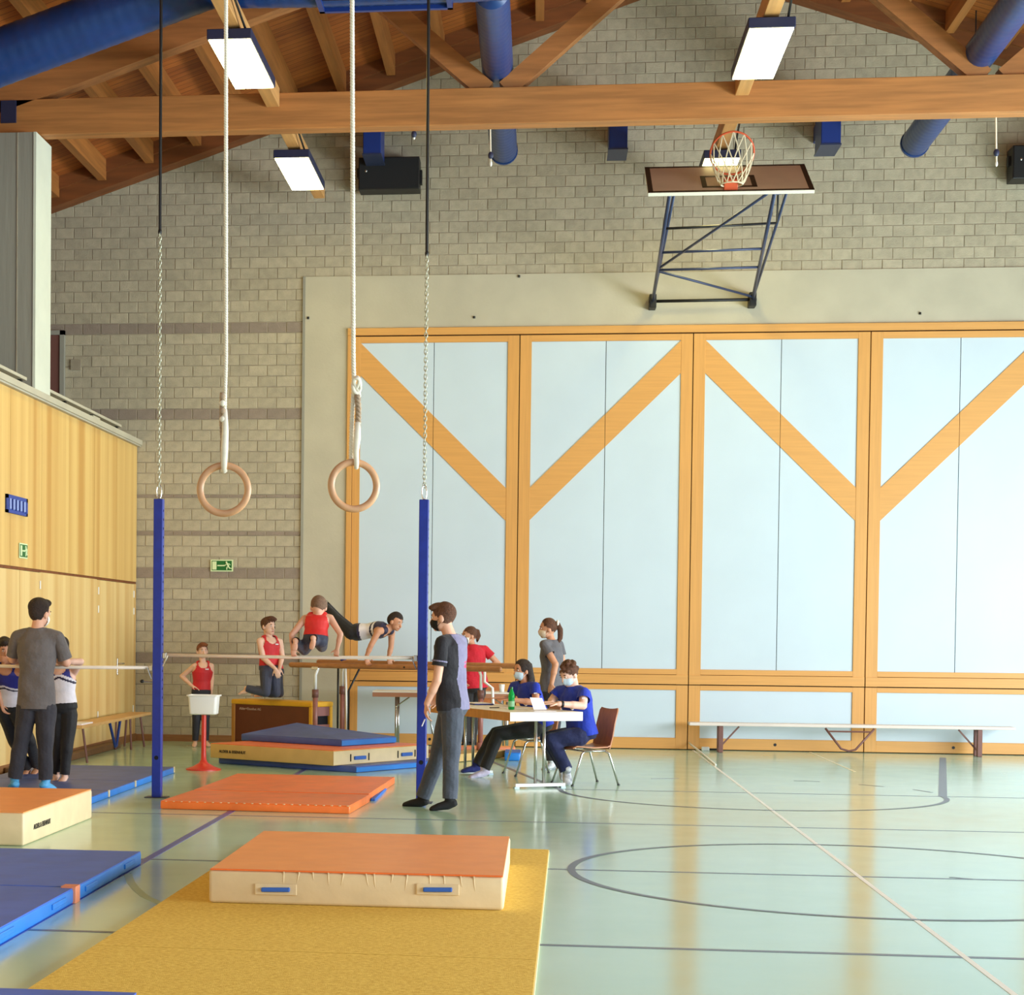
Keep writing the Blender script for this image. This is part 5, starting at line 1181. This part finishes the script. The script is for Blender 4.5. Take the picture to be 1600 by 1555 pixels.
# ---- coach from behind
person('person', 'coach in grey T-shirt and charcoal trousers seen from behind', 16.35,
       dict(head=(63, 957), neck=(58, 983), shL=(27, 995, 0), shR=(90, 996, 0), elL=(20, 1031, 0.06), elR=(104, 1036, 0.06), wrL=(40, 1034, 0.30), wrR=(84, 1030, 0.30),
            pelvis=(57, 1096), hipL=(43, 1106), hipR=(71, 1106), knL=(32, 1163, 0), knR=(71, 1166, 0), anL=(23, 1220, 0), anR=(71, 1222, 0), toeL=(19, 1226, 0.18), toeR=(86, 1228, 0.12)),
       1.02, (0.12, 1, 0), 'shirt_grey', 'trouser_charcoal', 'hair_dark', look=(0.45, 0.9, -0.1), mask='mask_white', skin='skin', shoes='shoe_blue', sleeve=0.85, hairfn=hair_full, hem=-0.10, leg_end=0.93, z_floor=0.065)
def leo_paint(q, c):
    u = (q-c['g']['pelvis'])@c['tor']/c['s']; x = np.abs((q-c['tp'](0.5))@c['lat'])/c['s']
    b = u-0.22*1.0+0.0-(x*-0.45)
    out = np.zeros(len(q)); out[b > 0.10] = 2; out[b > 0.125] = 0; out[b > 0.155] = 1
    return out
# ---- two boys by the left bar
person('person', 'boy in white and blue leotard at the far left, partly behind the coach', 17.6,
       dict(head=(6, 1014, -0.35), neck=(11, 1037, -0.28), shL=(33, 1046, -0.28), shR=(-8, 1045, -0.25), elL=(36, 1036, -0.55), elR=(-6, 1076, -0.3), wrL=(14, 1032, -0.6), wrR=(2, 1100, -0.3),
            pelvis=(15, 1103), hipL=(24, 1112), hipR=(7, 1112), knL=(47, 1158, 0.18), knR=(22, 1158, 0.2), anL=(57, 1199, 0.6), anR=(43, 1201, 0.55), toeL=(51, 1206, 0.45), toeR=(35, 1208, 0.4)),
       0.84, (0.2, -1, 0), None, 'gym_black', 'hair_dark', look=(0.5, -0.8, -0.2), skin='skin_tan', kind='tank', hairfn=hair_full, tank_mats=['leotard_white', 'leotard_blue', 'leotard_dark'], tank_paint=leo_paint, z_floor=0.065)
person('person', 'boy in white and blue leotard leaning on the bar right of the coach', 17.35,
       dict(head=(95, 1013), neck=(94, 1041), shL=(115, 1050, 0), shR=(73, 1050, 0), elL=(126, 1034, -0.12), elR=(66, 1040, -0.1), wrL=(96, 1034, -0.26), wrR=(86, 1036, -0.26),
            pelvis=(98, 1106), hipL=(108, 1116), hipR=(89, 1116), knL=(105, 1166, -0.02), knR=(92, 1166, 0.02), anL=(101, 1211, 0), anR=(88, 1209, 0.1), toeL=(93, 1221, -0.14), toeR=(80, 1219, -0.05)),
       0.88, (-0.1, -1, 0), None, 'gym_black', 'hair_dark', look=(-0.3, -0.9, -0.3), skin='skin_pale', kind='tank', hairfn=hair_full, tank_mats=['leotard_white', 'leotard_blue', 'leotard_dark'], tank_paint=leo_paint, z_floor=0.065)
# ---- red boy at the wall
def red_badge(t, g, h_, H, A, c):
    p = c['tp'](0.78)+c['tf']*0.105*c['s']+c['lat']*0.06*c['s']; MB().obox(p, c['lat'], c['tor'], c['tf'], 0.022, 0.008, 0.012).build('chest_badge', 'leotard_white', t)
person('person', 'boy in red leotard standing hand on hip behind the chalk stand', 23.9,
       dict(head=(316, 1016), neck=(317, 1035), shL=(330, 1041, 0.03), shR=(304, 1041, -0.03), elL=(331, 1058, 0.05), elR=(284, 1057, 0.05), wrL=(331, 1076, 0.0), wrR=(300, 1072, -0.06),
            pelvis=(315, 1083), hipL=(321, 1090), hipR=(309, 1090), knL=(321, 1124, -0.02), knR=(307, 1124, -0.02), anL=(322, 1157, 0.0), anR=(305, 1157, 0.0), toeL=(327, 1163, -0.14), toeR=(303, 1164, -0.15)),
       0.80, (0.25, -1, 0), 'leotard_red', 'gym_navy', 'hair_ginger', look=(0.45, -0.85, 0), skin='skin_pale', kind='tank', hairfn=hair_tuft, head_s=0.88, extras=red_badge, hands={'R': (V(1, -0.2, -0.2), V(0, 0.4, -1), 0.25), 'L': (V(0, 0, -1), V(-1, 0, 0), 0.3)}, leg_end=1.0)
# ---- kneeling boy and the child behind him
person('person', 'boy in red leotard kneeling on the vaulting box', 23.55,
       dict(head=(419, 977), neck=(420, 996), shL=(437, 1003, 0.10), shR=(406, 1002, -0.10), elL=(441, 1025, 0.05), elR=(411, 1028, -0.13), wrL=(437, 1044, -0.10), wrR=(430, 1045, -0.18),
            pelvis=(421, 1045), hipL=(428, 1050, 0.07), hipR=(416, 1050, -0.07), knL=(431, 1083, 0.06), knR=(415, 1082, -0.10), anL=(399, 1077, 0.12), anR=(385, 1076, -0.05), toeL=(390, 1085, 0.14), toeR=(371, 1082, -0.02)),
       0.90, (0.75, -0.66, 0), 'leotard_red', 'gym_slate', 'hair_brown', look=(0.8, -0.6, -0.05), skin='skin_pale', kind='tank', hairfn=hair_tuft, head_s=0.98, extras=red_badge, z_floor=0.62, hands={'L': (V(-0.3, -0.2, -1), V(0, 0.8, 0), 0.5), 'R': (V(0.4, -0.1, -0.9), V(0, 0.8, 0), 0.5)})
person('person', 'child in red top mostly hidden behind the kneeling boy', 23.95,
       dict(head=(421, 984), neck=(423, 1003), shL=(439, 1010, 0.06), shR=(411, 1010, -0.03), elL=(440, 1030, 0.08), elR=(410, 1030, 0.05), wrL=(434, 1046, 0.05), wrR=(420, 1046, 0.05),
            pelvis=(429, 1052), hipL=(433, 1056, 0.05), hipR=(424, 1056, -0.05), knL=(437, 1084, 0.05), knR=(425, 1084, -0.05), anL=(415, 1082, 0.10), anR=(405, 1082, 0.05), toeL=(406, 1086, 0.12), toeR=(396, 1086, 0.08)),
       0.78, (0.75, -0.66, 0), 'leotard_red', 'gym_navy', 'hair_brown', skin='skin_pale', kind='tank', head_s=0.80, z_floor=0.62)
# ---- boy on the high bar
person('person', 'small boy in bright red top crouching on the high bar, seen from behind', YB-0.05,
       dict(head=(498, 948), neck=(496, 960), shL=(476, 967, 0), shR=(516, 966, 0), elL=(456, 992, -0.05), elR=(532, 991, -0.05), wrL=(457, 1014, -0.02), wrR=(527, 1014, -0.02),
            pelvis=(493, 998, -0.04), hipL=(484, 1001, -0.05), hipR=(501, 1001, -0.05), knL=(476, 1016, 0.10), knR=(503, 1011, 0.12), anL=(461, 1001, -0.17), anR=(489, 997, -0.20), toeL=(459, 1015, -0.22), toeR=(485, 1013, -0.25)),
       0.70, (0, 1, 0), 'leotard_bright', 'gym_slate', 'hair_short', look=(0.0, 0.85, -0.5), skin='skin', kind='tank', head_s=0.84, z_floor=zb, hands={'L': (V(0.2, 0.2, -1), V(0, 1, 0), 0.9), 'R': (V(-0.2, 0.2, -1), V(0, 1, 0), 0.9)}, leg_end=0.95)
# ---- boy on the parallel bars
def bars_ex(t, g, h_, H, A, c): pass
yn = lambda px: (lambda a, b: a[1]+(b[1]-a[1])*np.clip((px-493)/(710-493), -1, 2))(posts[('n', 'l')], posts[('n', 'r')])
Y8 = float(yn(575))
def leo2(q, c):
    u = (q-c['g']['pelvis'])@c['tor']/c['s']; x = np.abs((q-c['tp'](0.5))@c['lat'])/c['s']; b = u+x*0.35
    out = np.zeros(len(q)); out[b > 0.27] = 1; out[b > 0.295] = 0; out[b > 0.325] = 1; out[u < 0.08] = 1
    return out
person('person', 'boy in black and white leotard swinging in support on the parallel bars', Y8,
       dict(head=(618, 970, 0.15), neck=(607, 983, 0.17), shL=(612, 988, 0.42), shR=(591, 987, -0.02), elL=(611, 1011, 0.44), elR=(580, 1008, -0.04), wrL=(607, 1028, 0.44), wrR=(572, 1027, -0.02),
            pelvis=(556, 988, 0.22), hipL=(549, 988, 0.29), hipR=(549, 989, 0.15), knL=(527, 966, 0.35), knR=(526, 968, 0.22), anL=(507, 943, 0.48), anR=(506, 945, 0.36), toeL=(494, 937, 0.52), toeR=(493, 939, 0.42)),
       0.92, (0.85, -0.5, 0), None, 'gym_black', 'hair_dark', look=(0.82, -0.45, -0.35), skin='skin_tan', kind='tank', head_s=0.94, tank_mats=['leotard_white', 'leotard_dark'], tank_paint=leo2, z_floor=zr['n'], hands={'L': (V(0.3, 0, -1), V(-0.3, 0.8, 0), 0.8), 'R': (V(0.3, 0, -1), V(0.3, -0.8, 0), 0.8)}, leg_end=1.0)
# ---- woman in red
person('person', 'woman in red T-shirt and white mask with hand on hip behind the man', 23.3,
       dict(head=(733, 992), neck=(738, 1009), shL=(723, 1016, -0.06), shR=(757, 1015, 0.06), elL=(716, 1038, -0.1), elR=(778, 1037, 0.08), wrL=(722, 1058, -0.15), wrR=(757, 1044, -0.06),
            pelvis=(742, 1074), hipL=(734, 1081), hipR=(748, 1081), knL=(727, 1122, -0.02), knR=(738, 1122, 0.02), anL=(727, 1160, 0.0), anR=(738, 1160, 0.04), toeL=(718, 1165, -0.05), toeR=(729, 1166, 0.0)),
       0.96, (-0.8, -0.6, 0), 'shirt_red', 'gym_black', 'hair_brown', look=(-0.85, -0.5, -0.05), mask='mask_white', skin='skin_tan', shoes='black_matte', sleeve=0.5, sex=1, hairfn=ponytail(0.13, 0.0), hem=-0.02)
# ---- girl in slate grey
def scr(t, g, h_, H, A, c): MB().tube([h_(0.02*math.cos(q), -0.115+0.0*q, 0.05+0.024*math.sin(q)) for q in np.linspace(0, 2*math.pi, 12, endpoint=False)], 0.014*H, 8, True).build('scrunchie', 'mask_white', t, True)
person('person', 'woman in slate grey T-shirt with ponytail standing behind the judges', 20.9,
       dict(head=(856, 981), neck=(862, 1001), shL=(850, 1008, -0.14), shR=(873, 1008, 0.14), elL=(868, 1038, -0.22), elR=(880, 1040, 0.15), wrL=(862, 1068, -0.20), wrR=(876, 1066, 0.05),
            pelvis=(862, 1078), hipL=(860, 1086, -0.07), hipR=(866, 1086, 0.07), knL=(860, 1140, -0.07), knR=(866, 1140, 0.07), anL=(862, 1190, -0.07), anR=(870, 1190, 0.07), toeL=(845, 1200, -0.12), toeR=(853, 1200, 0.02)),
       0.95, (-0.95, -0.2, 0), 'shirt_slate', 'gym_navy', 'hair_brown', look=(-0.98, -0.15, -0.03), mask='mask_cream', skin='skin_tan', shoes='shoe_white', sleeve=0.5, sex=1, hairfn=ponytail(0.22, 0.02), extras=scr, hem=-0.14)
# ---- judges
def badge(t, g, h_, H, A, c):
    p = c['tp'](0.62)+c['tf']*0.135*c['s']+c['lat']*0.07*c['s']; MB().obox(p, nrm(c['lat']+c['tor']), nrm(c['tor']-c['lat']), c['tf'], 0.016, 0.016, 0.012).build('chest_badge', 'paper', t)
    S, E = g['shL'], g['elL']; q = S+(E-S)*0.38; n = nrm(V(0, -1, 0)); MB().obox(q+n*0.072*c['s'], V(1, 0, 0.1), V(0, 0, 1), n, 0.017, 0.006, 0.004).build('sleeve_badge', 'paper', t)
person('person', 'woman in blue polo with long dark hair and mask seated at the table', 19.75,
       dict(head=(816, 1046), neck=(820, 1068), shL=(836, 1074, -0.14), shR=(803, 1073, 0.14), elL=(838, 1098, -0.20), elR=(800, 1092, 0.12), wrL=(801, 1094, -0.30), wrR=(786, 1091, -0.02),
            pelvis=(846, 1136), hipL=(838, 1139, -0.09), hipR=(838, 1138, 0.09), knL=(778, 1148, -0.14), knR=(774, 1146, 0.10), anL=(757, 1203, -0.20), anR=(744, 1196, 0.05), toeL=(731, 1211, -0.26), toeR=(720, 1201, 0.0)),
       0.95, (-0.85, -0.5, 0), 'polo_blue', 'gym_black', 'hair_dark', look=(-0.80, -0.6, -0.05), mask='mask_blue', skin='skin_tan', shoes=('sock_lilac', 'sock_dots'), sleeve=0.5, sex=1, hairfn=hair_long, extras=badge, hem=-0.02, z_floor=0.0,
       hands={'L': (V(-1, -0.1, 0.02), V(0, 0, -1), 0.10), 'R': (V(-1, -0.2, 0.02), V(0, 0, -1), 0.10)})
def judge2(t, g, h_, H, A, c):
    badge(t, g, h_, H, A, c)
    d = nrm(g['elL']-g['wrL']); p = g['wrL']+d*0.035; MB().tube([p-d*0.012, p+d*0.012], 0.034, 14).build('wristwatch', 'black', t, True)
person('person', 'person in blue polo with curly hair and mask reading at the table', 18.95,
       dict(head=(889, 1052), neck=(896, 1074), shL=(912, 1083, -0.14), shR=(873, 1081, 0.12), elL=(911, 1103, -0.26), elR=(862, 1095, 0.10), wrL=(873, 1100, -0.38), wrR=(862, 1098, -0.20),
            pelvis=(911, 1148), hipL=(905, 1151, -0.09), hipR=(902, 1150, 0.09), knL=(862, 1156, -0.14), knR=(855, 1154, 0.12), anL=(886, 1205, -0.16), anR=(880, 1198, 0.10), toeL=(888, 1223, -0.26), toeR=(884, 1218, 0.02)),
       1.0, (-0.75, -0.66, 0), 'polo_blue', 'trouser_navy', 'hair_brown', look=(-0.70, -0.6, -0.42), mask='mask_blue', skin='skin_pale', shoes='shoe_white', sleeve=0.55, hairfn=hair_curly, extras=judge2, hem=-0.03, z_floor=0.0, build=1.06,
       hands={'L': (V(-1, 0.1, 0.02), V(0, 0.1, -1), 0.10), 'R': (V(-1, -0.3, 0.02), V(0, 0, -1), 0.10)})
# sheet held by the second judge
a_, b_, c2_, d_ = P(828, 1090, 18.50), P(847, 1091, 18.55), P(854, 1109, 18.52), P(834, 1109, 18.45)
sp = MB().prism([a_, b_, c2_, d_], (0.0, 0.003, 0)).build('held_sheet', 'paper'); tag(sp, 'printed sheet held up by the curly-haired judge', 'paper')
pn = P(664, 1124, 15.76); tag(MB().tube([pn, pn+V(-0.025, -0.01, -0.06)], 0.005, 6).build('white_pen', 'paper'), 'pale pen held in the standing man\'s hand', 'pen')
